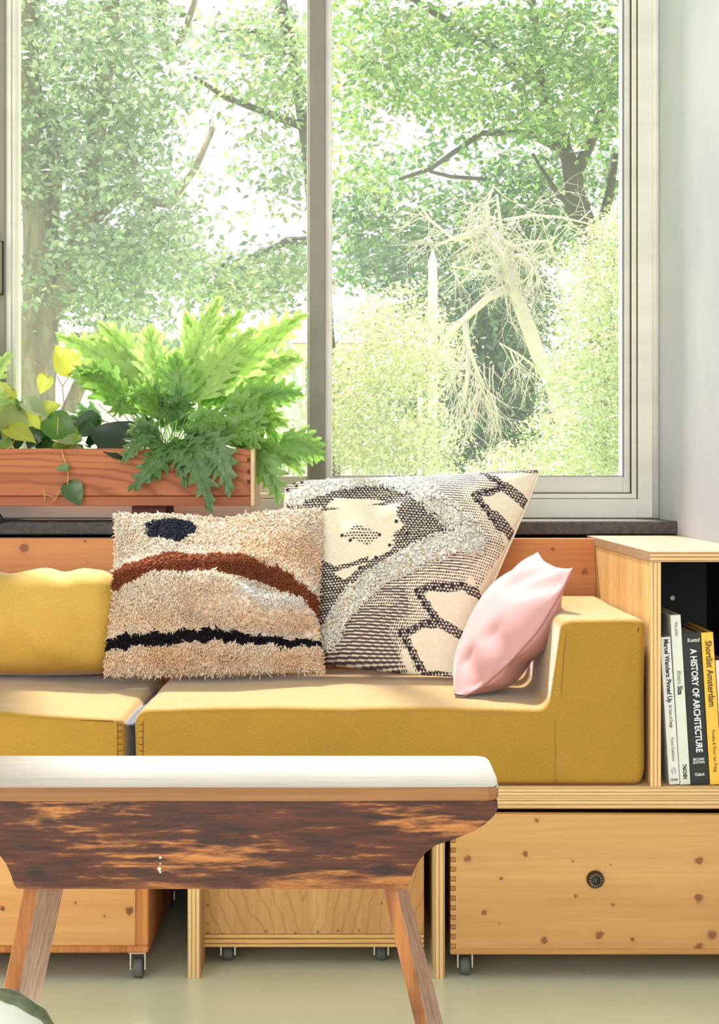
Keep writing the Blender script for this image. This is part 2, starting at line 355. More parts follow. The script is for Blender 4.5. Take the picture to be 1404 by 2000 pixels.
# ------------------------------------------------------------------ books
def book(name, label, tl, tr, bl, br, hgt_px, cover, page, depth, texts):
    """a leaning book: spine corners as pixels on the spine plane"""
    D = DF+.012
    a, b2, c, d = P(*bl, D), P(*br, D), P(*tr, D), P(*tl, D)
    a.z = b2.z = .2778
    up = ((d-a)+(c-b2))*.5; L = up.length; upn = up.normalized(); wid = ((b2-a).length)*.97
    rx = Vector((upn.z, 0, -upn.x)); org = a
    o = thing(name, label, 'book', (org+b2)*.5, 'books on the low shelf'); bs = root_base(o)
    def W(x, y, z): return org+rx*x+Vector((0, y, 0))+upn*z
    lift = max(0.0, .2779-min(W(wid, 0, 0).z, W(0, 0, 0).z))
    org = org+Vector((0, 0, lift))
    def bx(bm, x0, x1, y0, y1, z0, z1, bev=.0004):
        q = bmesh.new(); bmesh.ops.create_cube(q, size=1)
        for v in q.verts: v.co = Vector((x0+(v.co.x+.5)*(x1-x0), y0+(v.co.y+.5)*(y1-y0), z0+(v.co.z+.5)*(z1-z0)))
        if bev: bmesh.ops.bevel(q, geom=q.edges[:], offset=bev, segments=1, affect='EDGES')
        for v in q.verts: v.co = W(*v.co)
        merge(bm, q); return bm
    cb = bx(bmesh.new(), 0, wid, 0, .0018, 0, L); bx(cb, 0, .0014, .001, depth, 0, L); bx(cb, wid-.0014, wid, .001, depth, 0, L)
    cv = mk('cover', cb, cover, o)
    mk('page_block', bx(bmesh.new(), .0014, wid-.0014, .0018, depth-.003, .002, L-.003, 0), page, o)
    for nm, body, size, along, offs, mat, sx, lpx in texts:
        # along: distance of text start from the top edge (fraction), offs: lateral fraction; None along = horizontal text
        cu = bpy.data.curves.new('t', 'FONT'); cu.body = body; cu.size = size; cu.align_x = 'LEFT' if sx != 'h' else 'CENTER'; cu.align_y = 'CENTER'; cu.offset = .0001 if sx != 'b' else .00035; cu.resolution_u = 3
        to = bpy.data.objects.new('t', cu); COL.objects.link(to); bpy.context.view_layer.update()
        me = bpy.data.meshes.new_from_object(to.evaluated_get(bpy.context.evaluated_depsgraph_get()))
        bpy.data.objects.remove(to)
        n = len(me.vertices); co = np.empty(n*3, np.float32); me.vertices.foreach_get('co', co); co = co.reshape(-1, 3)
        w0 = co[:, 0].max()-co[:, 0].min(); co[:, 0] *= (lpx/1334.0)/w0
        out = np.empty_like(co)
        for i in range(n):
            tx, ty = co[i, 0], co[i, 1]
            if sx == 'h': q = W(wid*offs+tx, -.0004, L*(1-along)+ty)
            else: q = W(wid*offs+ty, -.0004, L*(1-along)-tx)
            out[i] = q
        me.vertices.foreach_set('co', out.ravel()); me.update()
        mk(nm, me, mat, cv)
    return o, W, wid, L, cv
INK = plain('black_ink', (28, 28, 30), .6); GREYINK = plain('grey_ink', (120, 122, 120), .6); WHITEINK = plain('white_ink', (236, 238, 236), .6)
PAGE = plain('page_paper', (206, 192, 164), .8)
book('paperback_book', 'slim white paperback with black sans-serif spine title, beside the shelf side', (1289, 1245), (1309, 1245), (1307, 1535), (1328, 1535), 0,
     plain('white_cover', (232, 232, 226), .4), PAGE, .17,
     [('title', 'Marcel Wanders: Pinned Up', .0098, .014, .55, INK, 'b', 124), ('subtitle', '20 Years of Design', .0062, .46, .55, INK, '', 45),
      ('publisher_name', 'Frame Publishers', .006, .68, .55, GREYINK, '', 46), ('logo_mark', '(/)', .011, .905, .5, GREYINK, 'h', 9), ('logo_block', 'FRAME', .0045, .968, .5, INK, 'h', 14)])
book('paperback_book', 'tall off-white book, the highest in the row', (1309, 1202), (1329.5, 1202), (1328.5, 1535), (1349, 1535), 0,
     plain('offwhite_cover', (226, 230, 216), .4), PAGE, .20,
     [('author', 'Philip Jodidio', .006, .04, .5, GREYINK, '', 28), ('title', 'Alvaro', .0100, .327, .5, GREYINK, '', 27), ('title', 'Siza', .0100, .419, .5, INK, 'b', 17), ('publisher_name', 'TASCHEN', .0076, .88, .5, INK, 'b', 29)])
book('hardback_book', 'thick black book with large white capitals on its spine', (1331, 1237), (1368.5, 1237), (1349.5, 1535), (1386, 1535), 0,
     plain('black_cover', (30, 34, 34), .45, var=.3), plain('grey_page_paper', (150, 142, 122), .8), .18,
     [('author', 'Kostof', .0078, .05, .62, WHITEINK, 'h', 24), ('title', 'A HISTORY OF ARCHITECTURE', .0132, .107, .55, WHITEINK, 'b', 203),
      ('subtitle', 'SECOND', .005, .835, .5, WHITEINK, 'h', 22), ('subtitle', 'EDITION', .005, .856, .5, WHITEINK, 'h', 22), ('publisher_name', 'Oxford', .0066, .935, .5, WHITEINK, 'h', 18)])
book('paperback_book', 'yellow book with serif spine title, right of the black one', (1369.5, 1236), (1393, 1236), (1387, 1535), (1411, 1535), 0,
     plain('yellow_cover', (250, 196, 72), .4), plain('brown_page_paper', (150, 96, 48), .8), .18,
     [('title', 'Shortlist Amsterdam', .0132, .055, .52, plain('brown_ink', (96, 70, 30), .6), 'b', 129), ('author', 'Fonske & Floor van Praag', .0068, .64, .52, plain('brown_ink_thin', (96, 70, 30), .6), '', 82)])
book('paperback_book', 'short pinkish-white book cut off at the right edge', (1398, 1290), (1416, 1290), (1412, 1535), (1431, 1535), 0,
     plain('pinkish_cover', (238, 226, 214), .4), plain('red_page_edge', (170, 70, 50), .8), .15, [])

# ------------------------------------------------------------------ crates
def caster(parent, x, y, ztop, name='caster', turn=0):
    r = ztop*.36
    b = bmesh.new(); box(b, x-.012, x+.012, y-.014, y+.014, ztop-.0025, ztop-.0001)
    w1 = bmesh.new()
    box(b, x-.0115, x+.0115, y-.007, y+.007, ztop-.0045, ztop-.002, .0005); box(b, x-.0115, x-.0095, y-.007, y+.007, r*.9, ztop-.0035); box(b, x+.0095, x+.0115, y-.007, y+.007, r*.9, ztop-.0035)
    c = mk(name, b, STEEL, parent)
    lathe(w1, [(r*.55, -.0072), (r*.95, -.0068), (r, -.004), (r, .004), (r*.95, .0068), (r*.55, .0072)], (x, y, r+.0003), 'x', 20)
    mk('wheel', w1, RUBBER, c, smooth=True)
# left crate
cb_ = (-.55, 2.6, 0)
c1 = thing('rolling_crate', 'pine crate on small casters, under the left end of the sofa', 'crate', cb_)
zc = .041
kn = [(P(255, 1775, 2.45), .0075), (P(206, 1786, 2.45), .003), (P(8, 1771, 2.45), .005), (P(150, 1760, 2.45), .003)]
pm = wood('crate_pine_left', (212, 158, 96), (188, 126, 66), 'x', .5, kn, .6, base=cb_, thick='y')
em = wood('crate_end_grain', (206, 136, 78), (150, 84, 36), 'z', 1.2, (), .8, base=cb_, contrast=1.3)
XR1 = -.296
mk('front_board', nb(-.93, -.3145, 2.440, 2.458, zc+.011, .215, bev=.001), pm, c1)
mk('side_board', nb(-.3143, XR1, 2.440, 2.90, zc+.011, .215, bev=.0015), em, c1)
mk('side_board', nb(-.95, -.931, 2.440, 2.90, zc+.011, .215, bev=.0015), em, c1)
mk('back_board', nb(-.93, -.3145, 2.882, 2.90, zc+.011, .215), pm, c1)
b = nb(-.95, XR1, 2.4395, 2.90, zc, zc+.0108, bev=.0025)
mk('bottom_board', b, em, c1)
for x in (-.313, -.90):
    for y in (2.46, 2.86): caster(c1, x, y, zc)
# middle crate
cb_ = (-.05, 2.7, 0)
c2 = thing('rolling_crate', 'plywood crate with nailed edges, under the middle of the sofa', 'crate', cb_)
YM = 2.515; zc = .029
kn = [(P(px, py, YM), .0022) for px, py in ((406, 1768), (406, 1804), (405, 1822), (433, 1824), (474, 1826), (520, 1819), (577, 1822), (621, 1820), (660, 1818), (702, 1818), (748, 1826), (745, 1764), (775, 1822))]
pm = wood('crate_fir', (214, 168, 106), (184, 130, 72), 'z', .5, kn, .6, arch=('x', (588-690)*2.515/F, 'z', .1, 5.0, .085, .22), base=cb_, thick='y', knotcol=(110, 70, 30))
XL, XR = (398-690)*YM/F, (828-690)*YM/F
mk('front_board', nb(XL, XR, YM, YM+.015, zc+.0195, .222, bev=.0006), pm, c2)
mk('side_board', nb(XL+.001, XL+.015, YM+.0152, 2.93, zc+.0195, .222), pm, c2)
mk('side_board', nb(XR-.015, XR-.001, YM+.0152, 2.93, zc+.0195, .222), pm, c2)
mk('back_board', nb(XL, XR, 2.9302, 2.945, zc+.0195, .222), pm, c2)
mk('bottom_board', nb(XL, XR, YM-.001, 2.945, zc, zc+.019, bev=.001), ply('crate_ply', 'z', .0036, light=(220, 176, 110), dark=(140, 92, 44)), c2)
for x in ((446-690)*2.55/F, (743-690)*2.55/F+.001):
    for y in (2.548, 2.90): caster(c2, x, y, zc)
# right crate
YR = 2.448; cb_ = (.35, 2.7, 0); zc = .037
c3 = thing('rolling_crate', 'wide finger-jointed pine crate with a round black knob, under the right end', 'crate', cb_)
kn = [(P(px, py, YR), r) for px, py, r in ((913, 1677, .006), (1026, 1668, .0052), (1048, 1602, .004), (1118, 1682, .0022), (979, 1716, .0035), (945, 1782, .0048), (1124, 1750, .0028), (1193, 1689, .0014), (975, 1804, .002),
      (1366, 1681, .0078), (1364, 1754, .0082), (1390, 1826, .0085), (1197, 1767, .003), (1170, 1826, .007), (1235, 1835, .004), (1063, 1838, .0065), (1365, 1850, .008))]
pm = wood('crate_pine_right', (216, 168, 104), (194, 138, 78), 'x', .55, kn, .6, base=cb_, thick='y', knotcol=(122, 72, 36))
XL, XR = (880-690)*YR/F, .585
b = bmesh.new(); z0 = zc+.0085; z1 = .2405
jp = []; k = 0; z = z0
teeth = 14; th = (z1-z0)/(2*teeth)
out = [(XR, z0), (XR, z1-.002), (XL, z1)]
z = z1
for i in range(teeth):
    zz = z1-(2*i+1)*th
    out += [(XL, zz), (XL+.0075, zz), (XL+.0075, zz-th)]
    if i < teeth-1: out += [(XL, zz-th)]
    else: out[-1] = (XL+.0075, z0)
prism(b, out, YR, YR+.016, 'y')
mk('front_board', b, pm, c3)
em = wood('crate_joint_wood', (196, 138, 80), (120, 70, 34), 'y', .8, (), .7, base=cb_)
sb = mk('side_board', nb(XL+.0003, XL+.0075, YR+.0161, 2.95, z0, z1-.001), em, c3)
b = bmesh.new()
for i in range(teeth):
    zz = z1-(2*i+1)*th; box(b, XL+.0004, XL+.0071, YR+.0005, YR+.0158, zz-th+.0009, zz-.0009)
mk('finger_joints', b, em, c3, kind='stuff')
mk('side_board', nb(XR-.012, XR-.0001, YR+.0162, 2.95, z0, z1-.004), pm, c3)
mk('back_board', nb(XL+.001, XR, 2.9502, 2.962, z0, z1-.004), pm, c3)
mk('bottom_board', nb(XL-.0003, XR, YR-.001, 2.962, zc, z0-.0003, bev=.001), wood('crate_base_wood', (206, 150, 88), (158, 102, 52), 'x', .7, (), .7, base=cb_), c3)
for x in ((908-690)*2.47/F, .56):
    for y in (2.475, 2.90): caster(c3, x, y, zc)
kc = P(1162, 1717, YR)
b = bmesh.new(); lathe(b, [(.001, -.010), (.0105, -.0085), (.0127, -.004), (.0127, .0003)], kc, 'y', 28)
kb = mk('knob', b, plain('dark_bronze', (58, 40, 28), .5, .3), c3, smooth=False)
b = bmesh.new()
for k in range(14):
    a = 2*math.pi*k/14; p0 = kc+Vector((math.cos(a)*.0066, -.0098, math.sin(a)*.0066)); p1 = kc+Vector((math.cos(a)*.0096, -.0094, math.sin(a)*.0096)); tube(b, [p0, p1], .0007, 5)
mk('knob_rim', b, plain('worn_pewter', (150, 142, 128), .4, .4), kb)
b = bmesh.new(); lathe(b, [(.0064, -.0085), (.0064, -.0108), (.003, -.0118), (.0002, -.012)], kc, 'y', 20)
mk('knob_cap', b, plain('black_iron', (44, 44, 40), .4, .3), kb, smooth=True)

# ------------------------------------------------------------------ sofa cushions
OCHRE = cloth('ochre_wool', (168, 126, 34), .75, 420, .35, .17, .5)
STITCH = plain('brown_thread', (88, 52, 24), .8)
def round_poly(pts, n=6):
    """pts = [(x,z,r)] -> outline with rounded corners"""
    out = []; m = len(pts)
    for i, (x, z, r) in enumerate(pts):
        p = Vector((x, z)); a = Vector(pts[i-1][:2])-p; c = Vector(pts[(i+1) % m][:2])-p
        if r <= 0: out.append(p); continue
        a.normalize(); c.normalize(); ang = a.angle(c); d = r/math.tan(ang/2)
        p0, p1 = p+a*d, p+c*d
        bis = (a+c).normalized(); cen = p+bis*(r/math.sin(ang/2))
        v0, v1 = p0-cen, p1-cen
        a0 = math.atan2(v0.y, v0.x); a1 = math.atan2(v1.y, v1.x); da = (a1-a0+math.pi) % (2*math.pi)-math.pi
        for k in range(n+1):
            t = a0+da*k/n; out.append(cen+Vector((math.cos(t), math.sin(t)))*r)
    return out
def resample(o, step):
    res = []
    for i in range(len(o)):
        a, b = o[i], o[(i+1) % len(o)]; k = max(1, int((b-a).length/step))
        for j in range(k): res.append(a.lerp(b, j/k))
    return res
def soft_block(outline, y0, y1, r, wob=.002, seed=0, sag=0):
    o = resample(outline, .012); n = len(o)
    area = sum(o[i].x*o[(i+1) % n].y-o[(i+1) % n].x*o[i].y for i in range(n))
    sg = 1 if area > 0 else -1
    nrm = []
    for i in range(n):
        t = (o[(i+1) % n]-o[i-1]).normalized(); nrm.append(Vector((t.y, -t.x))*sg)
    b = bmesh.new(); rings = []
    steps = [(y0+r*(1-math.cos(a)), r*(1-math.sin(a))) for a in [math.pi/2*k/5 for k in range(6)]]
    ys = [(y, ins) for y, ins in steps]
    k = 36
    ys += [(y0+r+(y1-y0-2*r)*j/k, 0) for j in range(1, k)] + [(y1-(y-y0), ins) for y, ins in reversed(steps)]
    for y, ins in ys:
        rg = []
        for i in range(n):
            q = o[i]-nrm[i]*ins
            p = Vector((q.x, y, q.y)); d = noise.noise(p*7+Vector((seed, 0, 0)))*wob+noise.noise(p*19+Vector((seed, 5, 0)))*wob*.4
            wz = max(0, min(1, (q.y-.285)/.05))
            p += Vector((nrm[i].x, 0, nrm[i].y))*d*wz
            rg.append(b.verts.new(p))
        rings.append(rg)
    for a in range(len(rings)-1):
        for i in range(n): b.faces.new((rings[a][i], rings[a][(i+1) % n], rings[a+1][(i+1) % n], rings[a+1][i]))
    from mathutils.geometry import tessellate_polygon
    for rg, yy in ((rings[0], 1), (rings[-1], 0)):
        for t in tessellate_polygon([[Vector((v.co.x, v.co.z, 0)) for v in rg]]): b.faces.new([rg[i] for i in t]).tag = True
    return b
zb = .2778
ol = round_poly([(-.3185, zb, .006), (-.3205, .3885, .022), (-.1, .3925, 0), (.2, .391, 0), (.288, .387, .022), (.3045, .5205, .016), (.4275, .5195, .010), (.4265, .30, 0), (.4215, zb, .014)])
def flatcap(o):
    for p in o.data.polygons:
        if len(p.vertices) == 3: p.use_smooth = False
    return o
rs = thing('sofa_seat_cushion', 'long mustard sofa seat with raised arm, right of the gap', 'sofa cushion', (.05, 2.7, zb))
DC = 2.470
flatcap(mk('cushion_body', soft_block(ol, DC, 2.975, .012, .0022, 3), OCHRE, rs, smooth=True))
b = bmesh.new(); tube(b, [(.2945, DC-.0002, zb+.002), (.2950, DC-.0003, .33), (.2942, DC-.0002, .372)], .0006, 5)
pts = [(.3035, DC-.0002, .41), (.3055, DC-.0004, .45), (.3095, DC+.0002, .49), (.312, DC+.001, .507)]
tube(b, pts, .0008, 5)
mk('seam', b, plain('ochre_seam', (150, 112, 40), .9), rs)
def stitches(parent, x, sgn):
    b = bmesh.new(); tube(b, [(x, DC-.0006, .285), (x, DC-.0006, .372)], .0005, 4)
    for k in range(9):
        z = .29+k*.0095; tube(b, [(x, DC-.0008, z), (x+sgn*.0058, DC+.001, z+.0006)], .0006, 4)
    mk('stitching', b, STITCH, parent, kind='stuff')
stitches(rs, -.3075, -1)
ol2 = round_poly([(-1.04, zb, .006), (-1.04, .383, .02), (-.7, .3865, 0), (-.5, .3825, 0), (-.3335, .3755, .013), (-.3345, zb, .006)])
ls = thing('sofa_seat_cushion', 'mustard sofa seat cushion, left of the gap', 'sofa cushion', (-.7, 2.7, zb))
flatcap(mk('cushion_body', soft_block(ol2, DC, 2.975, .010, .0026, 9), OCHRE, ls, smooth=True))
b = bmesh.new(); tube(b, [(-1.0, DC+.0015, .3755), (-.7, DC+.0012, .3765), (-.6, DC+.001, .3785), (-.56, DC+.0015, .3755), (-.45, DC+.0022, .374), (-.352, DC+.002, .3715)], .0008, 5)
mk('seam', b, plain('brown_seam', (104, 66, 26), .9), ls)
stitches(ls, -.3445, 1)
# grey strap lying in the gap between the seats
b = bmesh.new(); L_ = []; 
for i in range(12):
    t = i/11; y = DC+.006+t*.36; xx = -.3268-.001*math.sin(t*5); zz = .366+.004*t+.001*math.sin(t*9); L_.append((b.verts.new((xx-.0066, y, zz)), b.verts.new((xx+.0052, y, zz+.001)), b.verts.new((xx+.0052, y, zz-.0012)), b.verts.new((xx-.0066, y, zz-.0022))))
for i in range(11):
    for k in range(4): b.faces.new((L_[i][k], L_[i][(k+1) % 4], L_[i+1][(k+1) % 4], L_[i+1][k]))
b.faces.new(L_[0][::-1]); b.faces.new(L_[-1])
mk('connecting_strap', b, plain('grey_webbing', (84, 88, 102), .8, var=.3, vscale=300), base=(-.327, 2.6, .28), label='grey webbing strap in the gap between the two seats', cat='strap')

# bolster
def bolster():
    b = bmesh.new(); n = 40; rings = []; x0, x1 = -1.02, -.392
    K = 60
    for j in range(K+1):
        x = x0+(x1-x0)*j/K; e = min(1, (x1-x)/.045, (x-x0)/.045); s = math.sqrt(max(0, 1-(1-e)**2))
        s = .30+.70*s
        rg = []
        for i in range(n):
            a = 2*math.pi*i/n; c, d = math.cos(a), math.sin(a); q = (abs(c)**2.6+abs(d)**2.6)**(-1/2.6)
            y = 2.900+c*q*.086*s; z = .4805+d*q*.090*s
            p = Vector((x, y, z)); w_ = 0
            w_ += .011*noise.noise(Vector((x*9, z*14, y*4)))+.008*noise.noise(Vector((x*20+z*16, z*26, 3)))
            w_ -= .004*max(0, math.sin(x*60+z*55))*max(0, d)
            k_ = 1 if d > -.55 else .15
            p += Vector((0, c, d))*w_*k_
            p.z = max(p.z, .3905)
            rg.append(b.verts.new(p))
        rings.append(rg)
    for a in range(K):
        for i in range(n): b.faces.new((rings[a][i], rings[a][(i+1) % n], rings[a+1][(i+1) % n], rings[a+1][i]))
    b.faces.new(rings[0][::-1]); b.faces.new(rings[-1]); return b
mk('bolster_cushion', bolster(), cloth('yellow_wool', (210, 170, 78), .75, 420, .25, .14, .5), base=(-.7, 2.93, .39), smooth=True, label='yellow bolster back cushion at the far left of the sofa', cat='cushion')

# ------------------------------------------------------------------ scatter cushions
def smooth5(d, q):
    t = np.linspace(0, 1, 401); z = np.stack([np.interp(t, d, q[:, k]) for k in range(5)], -1)
    pad = 60
    for _ in range(3):
        e = np.vstack([2*z[0]-z[pad:0:-1], z, 2*z[-1]-z[-2:-pad-2:-1]]); k = 31; c = np.cumsum(np.vstack([np.zeros(5), e]), axis=0); m = (c[k:]-c[:-k])/k
        z2 = m[pad-k//2:pad-k//2+401].copy(); z2[0] = z[0]; z2[-1] = z[-1]; z = z2
    return t, z
class Pillow:
    """closed cushion: Coons patch between four edge polylines [(px,py,D)], puffed to both sides"""
    def __init__(s, top, right, bottom, left, T, nu, nv, floor=None, wr=None, back=1.0, pw=2.2):
        s.nu, s.nv = nu, nv
        def poly(pl):
            q = np.array([list(P(a, b, c))+[a, b] for a, b, c in pl]); d = np.r_[0, np.cumsum(np.linalg.norm(np.diff(q[:, :3], axis=0), axis=1))]; d /= d[-1]
            return lambda t, Z=smooth5(d, q): np.stack([np.interp(t, Z[0], Z[1][:, k]) for k in range(5)], -1)
        s.T_, s.R_, s.B_, s.L_ = poly(top), poly(right), poly(bottom), poly(left)
        s.T, s.wr, s.back, s.pw, s.floor = T, wr, back, pw, floor
        s.c00, s.c10, s.c01, s.c11 = s.T_(0.), s.T_(1.), s.B_(0.), s.B_(1.)
    def mid(s, u, v):
        u_, v_ = u[:, None], v[:, None]
        return (1-v_)*s.T_(u)+v_*s.B_(u)+(1-u_)*s.L_(v)+u_*s.R_(v)-((1-u_)*(1-v_)*s.c00+u_*(1-v_)*s.c10+(1-u_)*v_*s.c01+u_*v_*s.c11)
    def at(s, u, v, side=1):
        e = 1e-3; m = s.mid(u, v)
        du = s.mid(np.clip(u+e, 0, 1), v)-s.mid(np.clip(u-e, 0, 1), v); dv = s.mid(u, np.clip(v+e, 0, 1))-s.mid(u, np.clip(v-e, 0, 1))
        n = np.cross(du[:, :3], dv[:, :3]); n /= np.linalg.norm(n, axis=1)[:, None]+1e-12
        if not hasattr(s, 'sg'): 
            s.sg = None
        n = n*np.where(n[:, 1:2] > 0, -1, 1) if s.sg is None else n*s.sg
        pr = (np.clip(1-np.abs(2*u-1)**s.pw, 0, 1)*np.clip(1-np.abs(2*v-1)**s.pw, 0, 1))**.55
        h = s.T*pr
        if s.wr is not None: h = h+s.wr(u, v, m)*np.clip(pr*3, 0, 1)
        if side < 0: h = -h*s.back
        q = m[:, :3]+n*h[:, None]
        if s.floor is not None:
            fl = s.floor; low = q[:, 2] < fl; q[low, 2] = fl
        return q, m[:, 3:], n
    def mesh(s, name, colf=None):
        nu, nv = s.nu, s.nv
        U, V = np.meshgrid(np.linspace(0, 1, nu), np.linspace(0, 1, nv)); u, v = U.ravel(), V.ravel()
        f, pf, _ = s.at(u, v, 1); b, pb, _ = s.at(u, v, -1)
        idx = np.arange(nu*nv).reshape(nv, nu); bi = idx+nu*nv
        bi = bi.copy(); bi[0, :] = idx[0, :]; bi[-1, :] = idx[-1, :]; bi[:, 0] = idx[:, 0]; bi[:, -1] = idx[:, -1]
        q = lambda I: np.stack([I[:-1, :-1], I[1:, :-1], I[1:, 1:], I[:-1, 1:]], -1).reshape(-1, 4)
        Fc = np.vstack([q(idx), q(bi)[:, ::-1]])
        Vv = np.vstack([f, b]); used = np.zeros(len(Vv), bool); used[Fc.ravel()] = True
        rm = np.cumsum(used)-1; Fc = rm[Fc]
        col = None
        if colf is not None: col = np.vstack([colf(pf[:, 0], pf[:, 1]), np.tile(srgb2lin((225, 215, 195)), (len(b), 1))])[used]
        return mesh_np(name, Vv[used], Fc, col)
def vnoise(x, y, s, seed=0):
    """cheap value noise, vectorised"""
    x = np.asarray(x)/s+seed*17.3; y = np.asarray(y)/s+seed*9.1
    xi, yi = np.floor(x).astype(int), np.floor(y).astype(int); fx, fy = x-xi, y-yi; fx = fx*fx*(3-2*fx); fy = fy*fy*(3-2*fy)
    hsh = lambda a, b: (np.sin(a*127.1+b*311.7+seed*74.7)*43758.5453) % 1.0
    return (hsh(xi, yi)*(1-fx)+hsh(xi+1, yi)*fx)*(1-fy)+(hsh(xi, yi+1)*(1-fx)+hsh(xi+1, yi+1)*fx)*fy
def pdist(px, py, pl):
    """distance to polyline and parameter"""
    best = np.full(np.shape(px), 1e9)
    for (a, b), (c, d) in zip(pl[:-1], pl[1:]):
        dx, dy = c-a, d-b; t = np.clip(((px-a)*dx+(py-b)*dy)/(dx*dx+dy*dy+1e-9), 0, 1)
        best = np.minimum(best, np.hypot(px-a-t*dx, py-b-t*dy))
    return best
def inpoly(px, py, pl):
    r = np.zeros(np.shape(px), bool); n = len(pl)
    for i in range(n):
        x1, y1 = pl[i]; x2, y2 = pl[(i+1) % n]
        c = ((y1 > py) != (y2 > py)) & (px < (x2-x1)*(py-y1)/(y2-y1+1e-9)+x1); r ^= c
    return r
def tufts(name, pos, nrm, col, length, rad, lean, seg=3):
    """small curling yarn ends: 3-sided tapered tubes"""
    n = len(pos); up = nrm
    rnd = NR.normal(size=(n, 3)); side = np.cross(up, rnd); side /= np.linalg.norm(side, axis=1)[:, None]+1e-9; oth = np.cross(up, side)
    L = length*(.7+.6*NR.rand(n))[:, None]
    ln = lean+side*(.55*NR.rand(n)[:, None])
    V = []; C = []
    prof = [0.8, 1.25, 1.0, .25][:seg+1] if seg == 3 else [1, 1, .3]
    for k in range(seg+1):
        t = k/seg; c = pos+up*L*(t-.35*t*t)+ln*L*(t*t)*.75
        for j in range(3):
            a = 2*math.pi*j/3; V.append(c+(side*math.cos(a)+oth*math.sin(a))*rad*prof[k]); C.append(np.clip(col*(.92+.10*t), 0, .97))
    V = np.stack(V, 1).reshape(-1, 3); C = np.stack(C, 1).reshape(-1, 3)
    per = (seg+1)*3; f = []
    for k in range(seg):
        for j in range(3): f.append([k*3+j, k*3+(j+1) % 3, (k+1)*3+(j+1) % 3, (k+1)*3+j])
    f = np.array(f); Fc = (np.arange(n)[:, None, None]*per+f[None]).reshape(-1, 4)
    return mesh_np(name, V, Fc, C)

# --- shaggy cushion
def shag_wr(u, v, m):
    px, py = m[:, 3], m[:, 4]
    h = .012*(vnoise(px, py, 130, 1)-.5)+.006*(vnoise(px, py, 50, 2)-.5)
    h -= .006*np.exp(-((px-420)/70)**2-((py-1030)/45)**2)
    h += .016*np.exp(-(pdist(px, py, [(300, 1150), (420, 1165), (500, 1205), (600, 1200)])/26)**2)
    h -= .014*np.exp(-(pdist(px, py, [(380, 1215), (480, 1245), (600, 1235)])/22)**2)
    h += .008*np.exp(-(pdist(px, py, [(230, 1125), (380, 1115), (520, 1120), (620, 1180)])/20)**2)
    return h*1.7
shag = Pillow([(224, 1004, 2.925), (330, 1006, 2.925), (430, 1014, 2.93), (530, 1000, 2.94), (628, 992, 2.945)],
              [(628, 992, 2.945), (626, 1100, 2.89), (620, 1210, 2.84), (634, 1313, 2.795)],
              [(205, 1320, 2.79), (330, 1322, 2.79), (450, 1318, 2.79), (634, 1313, 2.795)],
              [(224, 1004, 2.925), (226, 1090, 2.88), (217, 1190, 2.84), (205, 1320, 2.79)], .052, 90, 80, floor=.398, wr=shag_wr, back=.7)
def shag_col(px, py):
    wx = px+14*(vnoise(px, py, 14, 3)-.5); wy = py+12*(vnoise(px, py, 14, 4)-.5)
    cream = srgb2lin((254, 240, 224)); tan = srgb2lin((244, 200, 152)); white = srgb2lin((254, 250, 248))
    t = vnoise(wx, wy, 60, 5)*.5+vnoise(wx, wy, 16, 6)*.25
    t += .45*np.exp(-((px-540)/90)**2-((py-1090)/45)**2)+.5*np.exp(-((py-1298)/22)**2)+.45*np.exp(-((px-520)/150)**2-((py-1228)/14)**2)+.4*np.exp(-((px-470)/45)**2-((py-1030)/14)**2)+.25*np.exp(-((px-300)/60)**2-((py-1210)/25)**2)
    t = np.clip(t-.25, 0, 1)[:, None]
    c = cream*(1-t)+tan*t
    d = pdist(wx, wy, [(480, 1185), (540, 1205), (620, 1195)]); k = np.exp(-(d/18)**2)[:, None]; c = c*(1-k)+white*k
    br = pdist(wx, wy, [(205, 1138), (300, 1124), (400, 1128), (470, 1134), (530, 1148), (590, 1178), (628, 1204)])
    wd = np.interp(px, [210, 300, 450, 560, 630], [17, 20, 21, 17, 13])
    c[br < wd] = srgb2lin((172, 104, 76)); c[(br < wd) & (py > 1128)] = srgb2lin((146, 84, 58))
    bk = np.abs(wy-np.interp(px, [200, 350, 480, 560, 640], [1266, 1262, 1257, 1264, 1262])) < np.interp(px, [200, 400, 640], [11, 12, 7])
    c[bk] = srgb2lin((40, 38, 44))
    ci = ((wx-335)/48)**2+((wy-1047)/28)**2 < 1
    c[ci] = srgb2lin((62, 64, 78))
    return c
sh = thing('shag_cushion', 'shaggy cream cushion with black circle, brown wave and black stripe', 'cushion', (-.3, 2.85, .39))
mk('cover', shag.mesh('cover', shag_col), tintmat('shag_backing'), sh, smooth=True)
n = 25000
u, v = NR.rand(n), NR.rand(n); sd_ = np.where(NR.rand(n) < .86, 1, -1)
pf, qf, nf = shag.at(u, v, 1); pb, qb, nbk = shag.at(u, v, -1)
pos = np.where(sd_[:, None] > 0, pf, pb); nn = np.where(sd_[:, None] > 0, nf, -nbk)
ed = np.minimum(np.minimum(u, 1-u), np.minimum(v, 1-v)); outw = np.stack([(u-.5), np.zeros(n), -(v-.5)], 1); outw /= np.linalg.norm(outw, axis=1)[:, None]+1e-6
kk = np.clip(1-ed/.04, 0, 1)[:, None]; nn = nn*(1-.5*kk)+outw*kk*.6; nn /= np.linalg.norm(nn, axis=1)[:, None]
cc = shag_col(qf[:, 0], qf[:, 1])
lean = np.tile(np.array([0, 0, -.35]), (n, 1))+NR.normal(size=(n, 3))*.5
keep = pos[:, 2] > .4
mk('pile', tufts('pile', pos[keep], nn[keep], cc[keep], .0062, .0016, lean[keep]), yarnmat('shag_yarn'), sh, smooth=True, kind='stuff')

